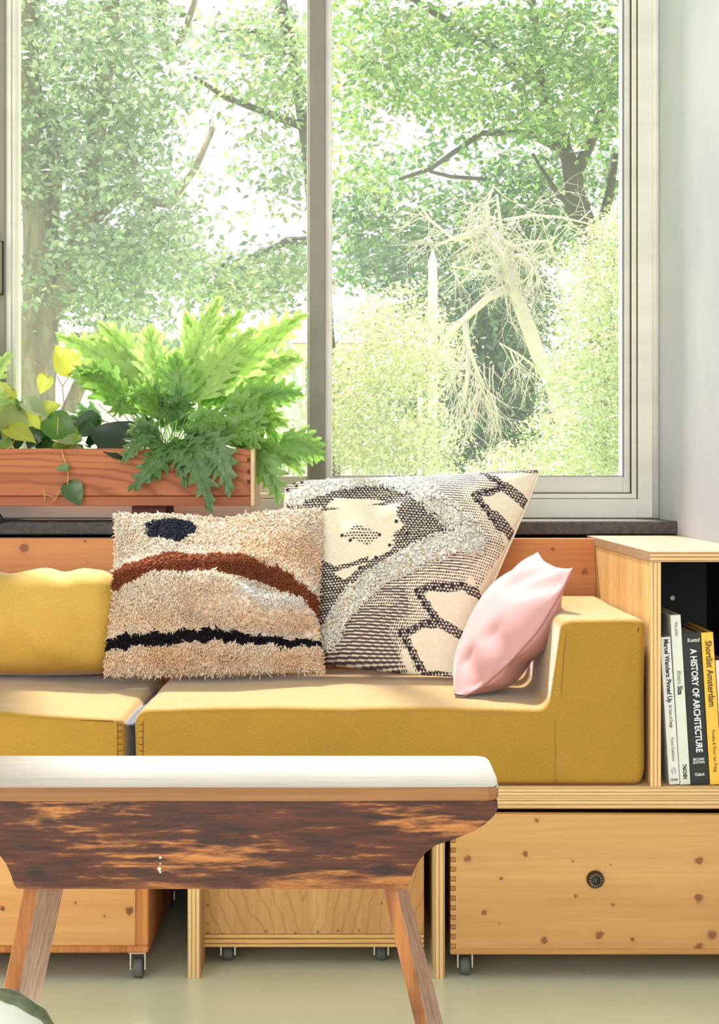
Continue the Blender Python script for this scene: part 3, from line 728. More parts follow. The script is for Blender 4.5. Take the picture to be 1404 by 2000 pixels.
# --- woven cushion
BAND = [(575, 978), (640, 955), (700, 942), (762, 942), (805, 962), (850, 1003), (900, 1045), (918, 1078)]
BAND2 = [(925, 1082), (870, 1092), (810, 1118), (750, 1150), (700, 1188), (668, 1225), (650, 1262)]
ZIG1 = [(942, 927), (985, 962), (925, 982), (973, 1044)]
ZIG2 = [(933, 1176), (905, 1166), (818, 1187), (860, 1236), (788, 1260), (832, 1322), (880, 1326)]
def kil_col(px, py):
    base = srgb2lin((238, 228, 208)); dark = srgb2lin((44, 34, 46))
    c = np.tile(base, (len(px), 1)); c *= (.94+.1*vnoise(px, py, 3, 2))[:, None]
    # weft rows follow the cushion's tilt
    ry = py-.10*(px-800)*np.where(px < 760, .2, 1)*(py < 1060)+4*np.sin(px/70.)
    P_ = 5.4; row = np.floor(ry/P_); fy = ry/P_-row
    fx = (px/6.4+row*.5) % 1.0
    tooth = np.abs(fx-.5)*2
    def jag(step, amp, seed): return amp*(np.sin(np.floor(ry/(P_*step))*12.9898+seed)*.5)
    # dense weave inside the diamond
    dia = inpoly(px, py, [(560, 985), (640, 968), (758, 952), (820, 990), (890, 1062), (800, 1095), (740, 1130), (700, 1165), (672, 1205), (640, 1235), (600, 1235)])
    inner = inpoly(px+jag(1.6, 50, 1)*(px > 720)+jag(2, 24, 1)*(px <= 720), py, [(612, 1012), (660, 1010), (700, 1002), (745, 1008), (770, 1002), (800, 1035), (815, 1050), (775, 1072), (745, 1100), (700, 1122), (668, 1128), (612, 1095)])
    notch = inpoly(px+jag(1, 30, 4), py, [(648, 985), (720, 992), (758, 998), (700, 1010), (650, 1004)])
    dense = dia & ~inner & ~notch
    wv = ~((fy < .30) & (tooth > .30)) & ~((fy > .62) & (tooth < .22))
    bottom_open = inpoly(px+jag(1, 30, 6), py, [(668, 1140), (715, 1126), (705, 1150), (690, 1158)])
    c[dense & wv & ~bottom_open] = dark
    mot = (np.abs(px-706+jag(1, 22, 8))/38+np.abs(py-1068)/22 < 1)
    c[mot & (fy > .45) & (tooth > .35)] = dark
    # fine weave outside the band
    d1 = pdist(px, py, BAND); d2 = pdist(px, py, BAND2)
    outer = inpoly(px, py, [(553, 946), (640, 930), (760, 925), (940, 922), (985, 962), (925, 982), (975, 1044), (985, 1075), (960, 1120), (930, 1170), (905, 1162), (818, 1182), (855, 1234), (782, 1258), (828, 1335), (600, 1335), (640, 1240), (672, 1205), (740, 1130), (830, 1095), (915, 1072), (830, 1000), (760, 940), (570, 985)]) & ~dia
    den = np.clip(.40+.5*vnoise(px, py, 40, 7)-.25*(pdist(px, py, ZIG1+[(985, 1075), (930, 1170)]) < 22)-.3*(pdist(px, py, ZIG2[1:6]) < 24)+.25*((py > 1215) & (px < 780)), 0, 1)
    fine = outer & (fy > .52-.18*((py > 1180) & (px < 800))) & (((px/4.6+row*.37) % 1.0) < den+.25)
    grey = srgb2lin((78, 66, 76)); c[fine & (den > .2)] = grey
    # thick zigzags
    for zz, wd in ((ZIG1, 7.5), (ZIG2, 7.5)):
        d = pdist(px, py+2.5*np.sin(row*2.1), zz); c[(d < wd) & wv] = dark
    for bd, wd in (([(945, 924), (1056, 917)], 8), ([(985, 962), (1030, 990)], 11), ([(962, 1022), (1000, 1052)], 11), ([(858, 1236), (900, 1250)], 9)):
        d = pdist(px, py, bd); c[(d < wd) & wv] = dark
    # knots of dark yarn at the ends of rows
    kn = [(px_, py_) for zz in (ZIG1, ZIG2[1:]) for (a, b2), (c2, d2) in zip(zz[:-1], zz[1:]) for px_, py_ in [(a+(c2-a)*t/5-3, b2+(d2-b2)*t/5) for t in range(5)]]
    kn += [(774, 1043), (795, 1068), (762, 1092), (735, 1115), (705, 1136), (669, 1066), (685, 1078), (741, 1070)]
    kn += [(562, 958), (575, 945), (590, 935), (605, 930), (620, 936), (580, 952), (565, 972), (590, 945), (637, 943)]
    for a, b2 in kn: c[(px-a)**2+(py-b2)**2 < 12] = dark
    edge = (py < 934) & (px < 950) & (px > 640) & (fy > .5) & (((px/4+row*.3) % 1) < .6); c[edge] = srgb2lin((120, 112, 122))
    c[(d1 < 16) | (d2 < 20)] = srgb2lin((250, 246, 236))
    return c
def kil_wr(u, v, m):
    px, py = m[:, 3], m[:, 4]
    h = .010*(vnoise(px, py, 150, 11)-.5)+.003*(vnoise(px, py, 45, 12)-.5)
    h += .010*np.exp(-(pdist(px, py, [(640, 1290), (760, 1190), (900, 1110)])/45)**2)
    h += .006*np.exp(-(pdist(px, py, [(690, 1060), (760, 1030), (830, 985)])/22)**2)
    return h
kil = Pillow([(556, 950, 3.005), (580, 938, 3.005), (640, 936, 3.005), (760, 934, 3.01), (880, 928, 3.01), (960, 922, 3.01), (1053, 917, 3.015)],
             [(1053, 917, 3.015), (1028, 985, 2.985), (995, 1060, 2.95), (965, 1130, 2.91), (925, 1215, 2.86), (885, 1322, 2.79)],
             [(610, 1296, 2.855), (700, 1306, 2.83), (800, 1318, 2.81), (885, 1322, 2.79)],
             [(556, 950, 3.005), (552, 1000, 2.985), (575, 1120, 2.94), (610, 1296, 2.855)], .055, 380, 320, floor=.396, wr=kil_wr, back=.45)
kt = thing('woven_cushion', 'large cream and black woven cushion with zigzags and fluffy white bands', 'cushion', (.05, 2.93, .39))
mk('cover', kil.mesh('cover', kil_col), tintmat('woven_wool', .9), kt, smooth=True)
n = 200000; u, v = NR.rand(n), NR.rand(n)
pos, q, nn = kil.at(u, v, 1)
wob = 8*(vnoise(q[:, 0], q[:, 1], 18, 20)-.5)
d1, d2 = pdist(q[:, 0], q[:, 1], BAND)+wob, pdist(q[:, 0], q[:, 1], BAND2)+wob
sel = (d1 < np.interp(q[:, 0], [560, 700, 850, 930], [14, 18, 27, 30])) | (d2 < np.interp(q[:, 0], [640, 720, 850, 930], [22, 24, 30, 24]))
sel &= NR.rand(n) < .05
pos, nn, q = pos[sel], nn[sel], q[sel]
cc = np.tile(srgb2lin((254, 252, 244)), (len(pos), 1)); cc[:] *= (.96+.04*NR.rand(len(pos)))[:, None]
tn = (q[:, 1] > 1095+.0*q[:, 0]) & (NR.rand(len(pos)) < .15); cc[tn] = srgb2lin((240, 214, 176))
lean = np.tile(np.array([.25, 0, -.85]), (len(pos), 1))+NR.normal(size=(len(pos), 3))*.25
mk('fluffy_band', tufts('fluffy_band', pos, nn, cc, .0085, .0019, lean), yarnmat('fluffy_wool', .08), kt, smooth=True, kind='stuff', label='fluffy white wool bands')
b = bmesh.new(); vv = np.linspace(0, 1, 60); pr = kil.mid(np.ones(60), vv)[:, :3]; tube(b, [Vector(p)+Vector((.0015, 0, 0)) for p in pr], .0022, 6)
mk('piping', b, plain('cream_piping', (232, 222, 206), .9), kt, smooth=True)

# --- pink cushion
def pink_wr(u, v, m):
    px, py = m[:, 3], m[:, 4]
    h = .007*(vnoise(u*10, v*10, 4, 31)-.5)
    for (a, c2, e, f2, r, am) in ((.70, .0, .55, .22, .09, -.006), (1.0, .62, .78, .56, .08, -.0055), (1., .86, .70, .78, .08, -.006), (.95, .10, .72, .22, .08, -.006), (.0, .1, .3, .25, .1, -.005)):
        h = h+am*np.exp(-(pdist(u, v, [(a, c2), (e, f2)])/r)**2)
    return h*1.7
# u: back edge (0) -> front seam (1);  v: top (0) -> bottom (1)
pink = Pillow([(1050, 1078, 2.84), (1062, 1096, 2.76), (1085, 1108, 2.68), (1108, 1111, 2.62), (1119, 1109, 2.595)],
              [(1119, 1109, 2.595), (1100, 1150, 2.585), (1052, 1232, 2.575), (985, 1305, 2.575), (940, 1343, 2.575), (887, 1369, 2.58)],
              [(897, 1336, 2.72), (892, 1350, 2.65), (887, 1369, 2.58)],
              [(1050, 1078, 2.84), (1000, 1130, 2.83), (950, 1205, 2.80), (915, 1280, 2.76), (897, 1336, 2.72)], .045, 90, 90, floor=.3965, wr=pink_wr, back=1.25, pw=2.4)
pink.sg = None
_m = pink.mid(np.array([.5]), np.array([.5])); 
e = 1e-3
_du = pink.mid(np.array([.5+e]), np.array([.5]))-pink.mid(np.array([.5-e]), np.array([.5])); _dv = pink.mid(np.array([.5]), np.array([.5+e]))-pink.mid(np.array([.5]), np.array([.5-e]))
_n = np.cross(_du[0, :3], _dv[0, :3]); pink.sg = 1 if _n[0] < 0 else -1       # front face looks up and to the left
pk = thing('pink_cushion', 'small plain pink cushion leaning against the sofa arm', 'cushion', (.25, 2.68, .39))
mk('cover', pink.mesh('cover'), cloth('pink_cotton', (208, 158, 160), .85, 1500, .15, .05, .35), pk, smooth=True)
b = bmesh.new(); pr = pink.mid(np.ones(40), np.linspace(0, 1, 40))[:, :3]; tube(b, [Vector(p) for p in pr], .0011, 6)
mk('seam', b, plain('rose_seam', (168, 118, 122), .9), pk, smooth=True)

# ------------------------------------------------------------------ low bench in front
BY = 1.794; ZB = .40
bt_ = (-.15, 1.9, 0); bench = thing('low_wooden_bench', 'old rustic bench with pale streaked top and worn dark brown apron', 'bench', bt_)
def B(px, py, D=BY): 
    p = P(px, py, D); return p.x, p.z
wt = N('pale_top'); _g = wt.noise(wt.mapping((4, 90, 90)), 1, 6, .65, .5); _s = wt.noise(wt.mapping((25, 500, 100)), 1, 3)
wt.base(wt.ramp(wt.math('ADD', wt.math('MULTIPLY', _g, .7), wt.math('MULTIPLY', _s, .3)), [(.28, lin((112, 88, 72))), (.41, lin((192, 182, 176))), (.6, lin((206, 200, 198)))])); wt.rough(.4); wt.bump(_g, .3, .0005); wt = wt.m
et = wood('bench_edge_wood', (172, 118, 66), (112, 70, 34), 'x', .8, (), .5, base=bt_)
wa = N('worn_apron'); nA = wa.noise(wa.mapping((5, 5, 22), (1.3, 0, .4)), 1, 6, .62, .8); nB = wa.noise(wa.mapping((16, 16, 150)), 1, 5, .7, .3); nC = wa.noise(wa.mapping((5, 5, 9), (3, 1, 2)), 1, 3)
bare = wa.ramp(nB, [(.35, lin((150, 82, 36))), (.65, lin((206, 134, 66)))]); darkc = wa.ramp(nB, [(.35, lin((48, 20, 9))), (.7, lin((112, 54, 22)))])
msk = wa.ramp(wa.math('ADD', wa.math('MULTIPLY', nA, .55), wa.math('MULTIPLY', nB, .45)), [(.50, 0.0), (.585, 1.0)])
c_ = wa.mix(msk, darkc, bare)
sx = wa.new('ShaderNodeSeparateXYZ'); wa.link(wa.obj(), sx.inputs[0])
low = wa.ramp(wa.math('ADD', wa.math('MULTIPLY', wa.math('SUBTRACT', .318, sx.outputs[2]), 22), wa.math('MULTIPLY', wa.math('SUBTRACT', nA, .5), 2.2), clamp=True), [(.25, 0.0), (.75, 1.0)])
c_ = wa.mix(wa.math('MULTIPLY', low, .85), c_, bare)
for (kx, ky, kr) in ((90, 1606, .009), (70, 1706, .009), (732, 1600, .009), (750, 1700, .013)):
    q = P(kx, ky, BY)-Vector(bt_)
    sub = wa.new('ShaderNodeVectorMath', operation='SUBTRACT'); wa.link(wa.obj(), sub.inputs[0]); sub.inputs[1].default_value = q
    ml = wa.new('ShaderNodeVectorMath', operation='MULTIPLY'); wa.link(sub.outputs[0], ml.inputs[0]); ml.inputs[1].default_value = (.6, .1, 1)
    ln = wa.new('ShaderNodeVectorMath', operation='LENGTH'); wa.link(ml.outputs[0], ln.inputs[0])
    c_ = wa.mix(wa.math('MULTIPLY', wa.ramp(wa.math('DIVIDE', ln.outputs['Value'], kr), [(.3, 1.0), (1, 0.0)]), .8), c_, lin((38, 18, 12)))
wa.base(c_); wa.rough(.5); wa.bump(nB, .35, .0007); wa = wa.m
x1b = B(975, 0)[0]; x0b = B(-150, 0)[0]
# top: plan outline with softened right corners, slightly wavy long edges
pl = [(x0b, BY), (x0b+.1, BY-.0008), (-.2, BY+.0004), (-.05, BY-.0006), (x1b-.012, BY)]
pl += [(x1b-.003, BY+.0035), (x1b, BY+.013), (x1b+.002, BY+.06), (x1b+.0035, BY+.18), (x1b+.001, BY+.195), (x1b-.008, BY+.2035), (x0b, BY+.204)]
b = bmesh.new(); prism(b, pl, ZB-.015, ZB-.0004, 'z')
bmesh.ops.bevel(b, geom=[e for e in b.edges if abs(e.verts[0].co.z-e.verts[1].co.z) < 1e-6], offset=.002, segments=2, affect='EDGES')
tb = mk('bench_top', b, [et, wt], bench)
for p in tb.data.polygons:
    if p.normal.z > .8: p.material_index = 1  # upward faces get the pale streaked colour
def apron_outline():
    r = [(972, 1566), (973, 1580), (966, 1594), (948, 1611), (925, 1625), (900, 1636), (873, 1645), (850, 1653), (830, 1668), (815, 1688), (805, 1710), (799, 1730), (792, 1738)]
    l = [(825-x, y) for x, y in r[::-1]]
    return [B(x, y) for x, y in r+l]
ao = apron_outline()
for y0 in (BY+.004, BY+.186):
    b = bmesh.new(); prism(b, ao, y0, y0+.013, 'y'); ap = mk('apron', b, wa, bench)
    if y0 < BY+.01: front_apron = ap
b = bmesh.new()
for px, py, r in ((313, 1675, .0016), (313, 1687, .001), (311, 1697, .0022), (313, 1703, .0014)):
    p = P(px, py, BY+.0035); lathe(b, [(r, .001), (r*.9, -.0004), (r*.2, -.0008)], p, 'y', 8)
mk('paint_drips', b, plain('white_paint', (240, 232, 220), .5), front_apron)
lw_ = N('bench_leg_wood'); g = lw_.noise(lw_.mapping((90, 90, 5)), 1, 5, .65); g2 = lw_.noise(lw_.mapping((14, 14, 5)), 1, 4)
lw_.base(lw_.mix(lw_.ramp(g2, [(.52, 0.0), (.66, 1.0)]), lw_.ramp(g, [(.3, lin((150, 84, 36))), (.65, lin((206, 134, 72)))]), lin((84, 48, 26)))); lw_.rough(.5); lw_.bump(g, .3, .0006); lw_ = lw_.m
lp = N('bench_leg_plum'); g = lp.noise(lp.mapping((120, 120, 8)), 1, 5, .7); lp.base(lp.ramp(g, [(.3, lin((124, 90, 78))), (.5, lin((178, 138, 122))), (.7, lin((204, 166, 146)))])); lp.rough(.45); lp.bump(g, .3, .0006); lp = lp.m
def leg(tops, bots, dep):
    """front-left/front-right edges as pixels at the top and at y=2000, extended to the floor"""
    Df = BY+.022
    b = bmesh.new(); V = []
    for (pxl, pxr, back) in (tops, bots):
        pass
    ztop = ZB-.016
    def at(px_t, px_b, D):       # point on the edge line at height z
        y0, y1 = 1737., 2000.
        def f(z):
            py = VY+(H-z)*F/D; px = px_t+(px_b-px_t)*(py-y0)/(y1-y0); return Vector(((px-VX)*D/F, D, z))
        return f
    fl, fr, bk = at(tops[0], bots[0], Df), at(tops[1], bots[1], Df), at(tops[2], bots[2], Df+dep)
    lo = []; hi = []
    for z, L2 in ((0.0, lo), (ztop, hi)):
        a, c, d = fl(z), fr(z), bk(z); L2 += [a, c, d, a+(d-c)]
    va = [b.verts.new(p) for p in lo]; vb = [b.verts.new(p) for p in hi]
    for i in range(4): b.faces.new((va[i], va[(i+1) % 4], vb[(i+1) % 4], vb[i]))
    b.faces.new(va[::-1]); b.faces.new(vb)
    bmesh.ops.bevel(b, geom=b.edges[:], offset=.0012, segments=1, affect='EDGES')
    o = mk('leg', b, [lw_, lp], bench)
    for p in o.data.polygons:
        if p.normal.x > .5 or (p.normal.x > .2 and p.normal.y > -.4): p.material_index = 1
leg((748, 777, 797), (810, 836, 866), .09)
leg((46, 77, 124), (-8, 24, 70), .09)
# patterned pouf peeking in at the lower left corner
pc = Vector(((-40-690)*1.55/F, 1.55, 0)); pr_ = []
pm_ = N('leaf_print'); wv = pm_.new('ShaderNodeTexWave', wave_type='BANDS', bands_direction='DIAGONAL'); pm_.link(pm_.mapping((1, 1, 1.4)), wv.inputs[0]); wv.inputs['Scale'].default_value = 9; wv.inputs['Distortion'].default_value = 5; wv.inputs['Detail Scale'].default_value = 1.2
gr_ = pm_.ramp(pm_.noise(pm_.mapping((60, 60, 60)), 1, 3), [(.3, lin((92, 104, 78))), (.7, lin((140, 148, 118)))])
pm_.base(pm_.mix(pm_.ramp(wv.outputs['Fac'], [(.42, 0.0), (.52, 1.0)]), (.86, .87, .80), gr_)); pm_.rough(.8)
RP = .078
prof = [(0.01, .001), (RP*.8, .002), (RP*.96, .02), (RP, .09), (RP*1.0, .18), (RP*.93, .212), (RP*.78, .234), (RP*.5, .250), (.01, .256)]
b = bmesh.new(); lathe(b, prof, pc, 'z', 40)
mk('floor_pouf', b, pm_.m, base=pc, smooth=True, label='white pouf with green leaf print in the lower left corner', cat='pouf')

# ------------------------------------------------------------------ planter
YP = 3.10; XP1 = (489-690)*YP/F; XP2 = (497-690)*YP/F; zpb = .73-58*YP/F; zpt = .73+54*YP/F
pb_ = (-.5, 3.18, zpb); planter = thing('planter_box', 'long reddish wooden planter box on the window sill', 'planter', pb_)
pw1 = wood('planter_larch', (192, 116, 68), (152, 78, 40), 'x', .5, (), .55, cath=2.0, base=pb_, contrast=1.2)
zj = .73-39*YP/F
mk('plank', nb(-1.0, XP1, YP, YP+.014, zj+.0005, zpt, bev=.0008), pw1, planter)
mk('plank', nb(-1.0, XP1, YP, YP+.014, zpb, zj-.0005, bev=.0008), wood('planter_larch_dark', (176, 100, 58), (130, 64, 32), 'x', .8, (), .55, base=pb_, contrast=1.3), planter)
mk('end_board', nb(XP1+.0002, XP2, YP-.0004, 3.285, zpb-.0003, zpt+.0005, bev=.0012), plain('pale_end_wood', (236, 208, 168), .6), planter)
mk('end_board', nb(-1.0, -.992, YP+.0142, 3.27, zpb, zpt), pw1, planter)
mk('back_board', nb(-.992, XP1, 3.272, 3.285, zpb, zpt), pw1, planter)
mk('bottom_board', nb(-.992, XP1, YP+.0142, 3.2715, zpb, zpb+.012), pw1, planter)
mk('potting_soil', nb(-.991, XP1-.0005, YP+.0145, 3.2712, zpb+.0125, zpt-.012), plain('soil', (60, 44, 32), .95, bump=.8), planter)
b = bmesh.new()
for px, py in ((486, 898), (486, 921), (486, 941)):
    p = P(px, py, YP); box(b, p.x-.0028, p.x+.0022, YP-.0006, YP+.002, p.z-.004, p.z+.004)
mk('joint_pegs', b, plain('dark_peg', (90, 42, 24), .7), planter)
bk = P(258, 988, YP+.04); bk2 = P(325, 988, YP+.04)
for xa, xb in ((bk.x, bk2.x), (-.95, -.89)):
    mk('support_block', nb(xa, xb, 3.135, 3.27, .6468, zpb-.0004, bev=.001), plain('red_brown_block', (96, 40, 28), .6), planter)
# black twisted cord end at the far left on the sill
b = bmesh.new(); tube(b, [P(-14, 1000, 3.12), P(-2, 1003, 3.12), P(3, 1010, 3.115), P(5, 1016, 3.11), P(2, 1021, 3.11)], .0022, 6)
tube(b, [P(-14, 1016, 3.12), P(-4, 1019, 3.115), P(2, 1021, 3.11)], .002, 6)
mk('black_cord', b, plain('black_rubber', (28, 26, 24), .6), base=P(0, 1019, 3.12), smooth=True, label='black cord end hanging at the sill, far left', cat='cord')

# ------------------------------------------------------------------ fern
LEAF_BACKLIT = leafmat('fern_leaf', .55, None, .06, .45)
def bez(a, b_, c, d, t): 
    s = 1-t; return a*(s**3)+b_*(3*s*s*t)+c*(3*s*t*t)+d*(t**3)
def frond(parent, pts, width, t0=.3, pairs=8, face=None, tint=(150, 190, 60), seed=0, ruffle=1.0):
    """one deeply lobed frond: 4 control points [(px,py,D)], lobes from t0 to the tip"""
    rg = random.Random(seed*13+5); c = [P(*p) for p in pts]
    face = Vector(face) if face else Vector((0, -1, .35)); face.normalize()
    V = []; Fc = []; C = []; base = np.array(lin(tint))*1.08
    def addv(p, k=1.0):
        V.append(p); C.append(np.clip(base*k, 0, 1)); return len(V)-1
    M = 26; sp = []
    for i in range(M+1):
        t = i/M; p = bez(*c, t); tg = (bez(*c, min(1, t+.02))-bez(*c, max(0, t-.02))).normalized(); sd2 = tg.cross(face); sd2 = sd2.normalized() if sd2.length > 1e-4 else Vector((1, 0, 0)); nr = sd2.cross(tg)
        sp.append((p, tg, sd2, nr))
    def spl(t):
        x = t*M; i = min(M-1, int(x)); f = x-i; a, b2 = sp[i], sp[i+1]; return [a[k].lerp(b2[k], f) for k in range(4)]
    # petiole and midrib as a thin flat ribbon pair
    for i in range(M):
        (p, tg, s2, nr), (p2, _, s3, nr2) = sp[i], sp[i+1]; r1 = .0013*(1-.8*i/M); r2 = .0013*(1-.8*(i+1)/M)
        ks = [addv(p-s2*r1, .62), addv(p+nr*r1*1.2, .72), addv(p+s2*r1, .62), addv(p2+s3*r2, .62), addv(p2+nr2*r2*1.2, .72), addv(p2-s3*r2, .62)]
        Fc.append((ks[0], ks[1], ks[4], ks[5])); Fc.append((ks[1], ks[2], ks[3], ks[4]))
    # web along the rachis + lobes
    i0 = int(M*(t0+.02)); prev = None
    for i in range(i0, M+1):
        p, tg, s2, nr = sp[i]; f = (i-i0)/max(1, M-i0); hw_ = width*.40*(math.sin(math.pi*min(1, .12+.86*f**.8))**.8)*(1+.18*math.sin(i*2.4+seed))
        row = [addv(p-s2*hw_+nr*(.002*math.sin(i*1.3)-.001), .98), addv(p-nr*.0008, .86), addv(p+s2*hw_+nr*(.002*math.cos(i*1.5)-.001), .98)]
        if prev: Fc.append((prev[0], prev[1], row[1], row[0])); Fc.append((prev[1], prev[2], row[2], row[1]))
        prev = row
    L = (c[3]-c[0]).length
    for side in (-1, 1):
        for j in range(pairs):
            f = (j+.5+(0.22 if side > 0 else -.1))/(pairs+.3); t = t0+(1-t0)*f
            if t > .985: continue
            ln = width*(math.sin(math.pi*min(1, .16+.84*f**.8))**.75)*rg.uniform(.85, 1.12)
            if ln < width*.18: ln = width*.18
            p, tg, s2, nr = spl(t); hw = (1-t0)*L/pairs*.80
            fwd = .35+.55*f+rg.uniform(-.08, .08); dr = (s2*side+tg*fwd).normalized(); curl = rg.uniform(-.25, .25)*ruffle
            NS = 7; prev = None; tw = rg.uniform(-.35, .35)*ruffle
            for k in range(NS+1):
                s_ = k/NS
                wdt = hw*(1-.35*s_)*(1-s_**3.0)**.7*(1+.34*math.sin(s_*math.pi*2*2.2+rg.random()*2))
                if k == 0: wdt = hw*1.05
                ctr = p+dr*ln*s_+tg*ln*.10*s_*s_+nr*(curl*ln*.5*s_*s_-.004*s_*ruffle)
                ac = (tg+nr*(tw*s_+.35*ruffle*math.sin(s_*9+seed+j))).normalized()
                sh_ = .9+.14*rg.random()
                row = [addv(ctr-ac*wdt+nr*.0016*ruffle*math.sin(k*2.1+j), sh_), addv(ctr-nr*.0012, sh_*.9), addv(ctr+ac*wdt-nr*.0016*ruffle*math.cos(k*1.7+j), sh_)]
                if prev:
                    Fc.append((prev[0], prev[1], row[1], row[0])); Fc.append((prev[1], prev[2], row[2], row[1]))
                prev = row
    me = mesh_np('frond', np.array([list(x) for x in V]), np.array(Fc), np.array(C))
    return mk('frond', me, LEAF_BACKLIT, parent)
fern = thing('lobed_fern', 'large bushy fern with deeply lobed fronds spilling over the planter', 'plant', P(330, 890, 3.19))
BR = (188, 218, 128); MD = (142, 190, 84); DK = (98, 150, 64); BL = (122, 164, 102)
FR = [ # control points, width(m), t0, pairs, tint
 ([(330, 880, 3.19), (340, 800, 3.19), (380, 680, 3.21), (428, 580, 3.22)], .040, .42, 11, BR),
 ([(340, 880, 3.19), (380, 800, 3.19), (470, 690, 3.2), (598, 612, 3.21)], .046, .42, 11, BR),
 ([(320, 880, 3.2), (300, 790, 3.22), (230, 690, 3.24), (110, 655, 3.25)], .040, .40, 10, BR),
 ([(320, 880, 3.2), (310, 790, 3.22), (280, 700, 3.24), (190, 630, 3.25)], .036, .45, 9, BR),
 ([(345, 880, 3.19), (420, 800, 3.18), (490, 760, 3.17), (590, 768, 3.16)], .042, .42, 10, MD),
 ([(345, 880, 3.18), (420, 800, 3.16), (480, 740, 3.15), (545, 870, 3.13)], .038, .50, 9, MD),
 ([(330, 880, 3.19), (320, 800, 3.19), (300, 700, 3.2), (290, 640, 3.2)], .042, .40, 9, BR),
 ([(340, 880, 3.19), (360, 810, 3.18), (400, 720, 3.18), (500, 640, 3.19)], .042, .42, 10, BR),
 ([(330, 880, 3.18), (260, 800, 3.16), (190, 740, 3.17), (150, 720, 3.18)], .034, .45, 8, MD),
 ([(335, 880, 3.18), (350, 800, 3.16), (360, 740, 3.16), (340, 690, 3.18)], .040, .38, 9, MD),
 ([(335, 880, 3.2), (380, 790, 3.21), (420, 740, 3.22), (480, 790, 3.22)], .036, .42, 8, MD),
 ([(330, 880, 3.16), (270, 800, 3.15), (240, 760, 3.15), (230, 800, 3.14)], .034, .42, 8, MD),
 ([(345, 885, 3.17), (400, 850, 3.13), (470, 835, 3.12), (520, 800, 3.12)], .034, .40, 8, MD),
 ([(345, 885, 3.17), (430, 870, 3.12), (500, 800, 3.11), (495, 880, 3.10)], .030, .45, 7, MD),
 ([(350, 885, 3.20), (460, 860, 3.16), (560, 835, 3.14), (632, 890, 3.13)], .034, .66, 7, MD),
 ([(350, 885, 3.20), (450, 860, 3.18), (530, 820, 3.16), (590, 930, 3.15)], .026, .72, 6, BR),
 ([(350, 885, 3.19), (450, 850, 3.16), (520, 860, 3.15), (545, 985, 3.14)], .036, .45, 9, MD),
 ([(350, 885, 3.19), (440, 860, 3.17), (500, 860, 3.15), (585, 905, 3.14)], .030, .50, 8, MD),
 ([(340, 880, 3.14), (350, 850, 3.09), (378, 860, 3.07), (415, 1004, 3.055)], .042, .25, 9, BL),
 ([(345, 880, 3.14), (390, 845, 3.09), (440, 850, 3.07), (448, 972, 3.06)], .038, .30, 9, BL),
 ([(335, 880, 3.14), (335, 850, 3.09), (320, 900, 3.07), (250, 960, 3.06)], .028, .28, 8, DK),
 ([(330, 880, 3.14), (320, 850, 3.1), (300, 880, 3.08), (300, 940, 3.07)], .026, .28, 7, DK),
 ([(335, 880, 3.14), (300, 840, 3.1), (260, 850, 3.08), (238, 905, 3.07)], .024, .30, 7, BL),
 ([(345, 880, 3.14), (340, 830, 3.1), (350, 870, 3.08), (362, 955, 3.07)], .028, .30, 8, DK),
 ([(330, 885, 3.16), (310, 850, 3.12), (280, 820, 3.1), (255, 845, 3.09)], .024, .3, 7, BL),
 ([(345, 885, 3.16), (370, 840, 3.12), (400, 830, 3.1), (420, 880, 3.08)], .026, .3, 7, BL),
 ([(300, 885, 3.2), (270, 800, 3.22), (240, 740, 3.24), (250, 680, 3.25)], .036, .4, 8, BR),
 ([(310, 885, 3.2), (330, 780, 3.22), (420, 650, 3.24), (470, 610, 3.25)], .030, .5, 8, BR),
 ([(310, 885, 3.21), (210, 820, 3.22), (150, 780, 3.2), (128, 850, 3.18)], .030, .45, 7, BL),
 ([(340, 885, 3.2), (430, 780, 3.22), (520, 700, 3.24), (585, 700, 3.25)], .036, .45, 9, BR),
 ([(340, 885, 3.2), (430, 820, 3.21), (500, 790, 3.22), (560, 830, 3.22)], .032, .45, 8, BR),
 ([(335, 885, 3.17), (340, 820, 3.15), (330, 770, 3.15), (370, 790, 3.14)], .030, .35, 8, DK),
 ([(335, 885, 3.17), (370, 820, 3.15), (410, 790, 3.14), (440, 830, 3.12)], .030, .35, 8, MD),
 ([(330, 885, 3.17), (300, 830, 3.15), (270, 800, 3.14), (290, 850, 3.12)], .026, .35, 7, DK),
 ([(335, 885, 3.22), (330, 760, 3.25), (240, 640, 3.26), (170, 665, 3.26)], .034, .45, 9, BR),
 ([(335, 885, 3.22), (370, 760, 3.25), (390, 680, 3.26), (360, 610, 3.26)], .032, .45, 9, BR),
]
rf_ = random.Random(77)
for i in range(13):
    ang = rf_.uniform(-1.35, 1.5); ln_ = rf_.uniform(60, 230)*(1-.25*abs(ang)); bx_ = rf_.uniform(270, 400); tx_ = bx_+math.sin(ang)*ln_*1.25; ty_ = 880-math.cos(ang)*ln_*1.05
    D_ = rf_.uniform(3.13, 3.25)
    FR.append(([(335+(bx_-335)*.5, 884, 3.19), (bx_*.6+tx_*.4, 884+(ty_-884)*.75, D_), (bx_*.3+tx_*.7, ty_-25, D_), (tx_, ty_+rf_.uniform(-10, 45), D_-.02)], rf_.uniform(.024, .036), .35, rf_.choice((6, 7, 8)), rf_.choice((BR, MD, MD, DK, BL)) if ty_ > 740 else rf_.choice((BR, BR, MD))))
for i, (pts, wd, t0, pr2, tn_) in enumerate(FR):
    fc = (R.uniform(-.6, .6), -1, R.uniform(-.2, .8)); wd *= 1.22; pr2 = max(6, pr2-2)
    frond(fern, pts, wd, t0, pr2, fc, tn_, i, 1.0 if pts[3][1] < 900 else .8)
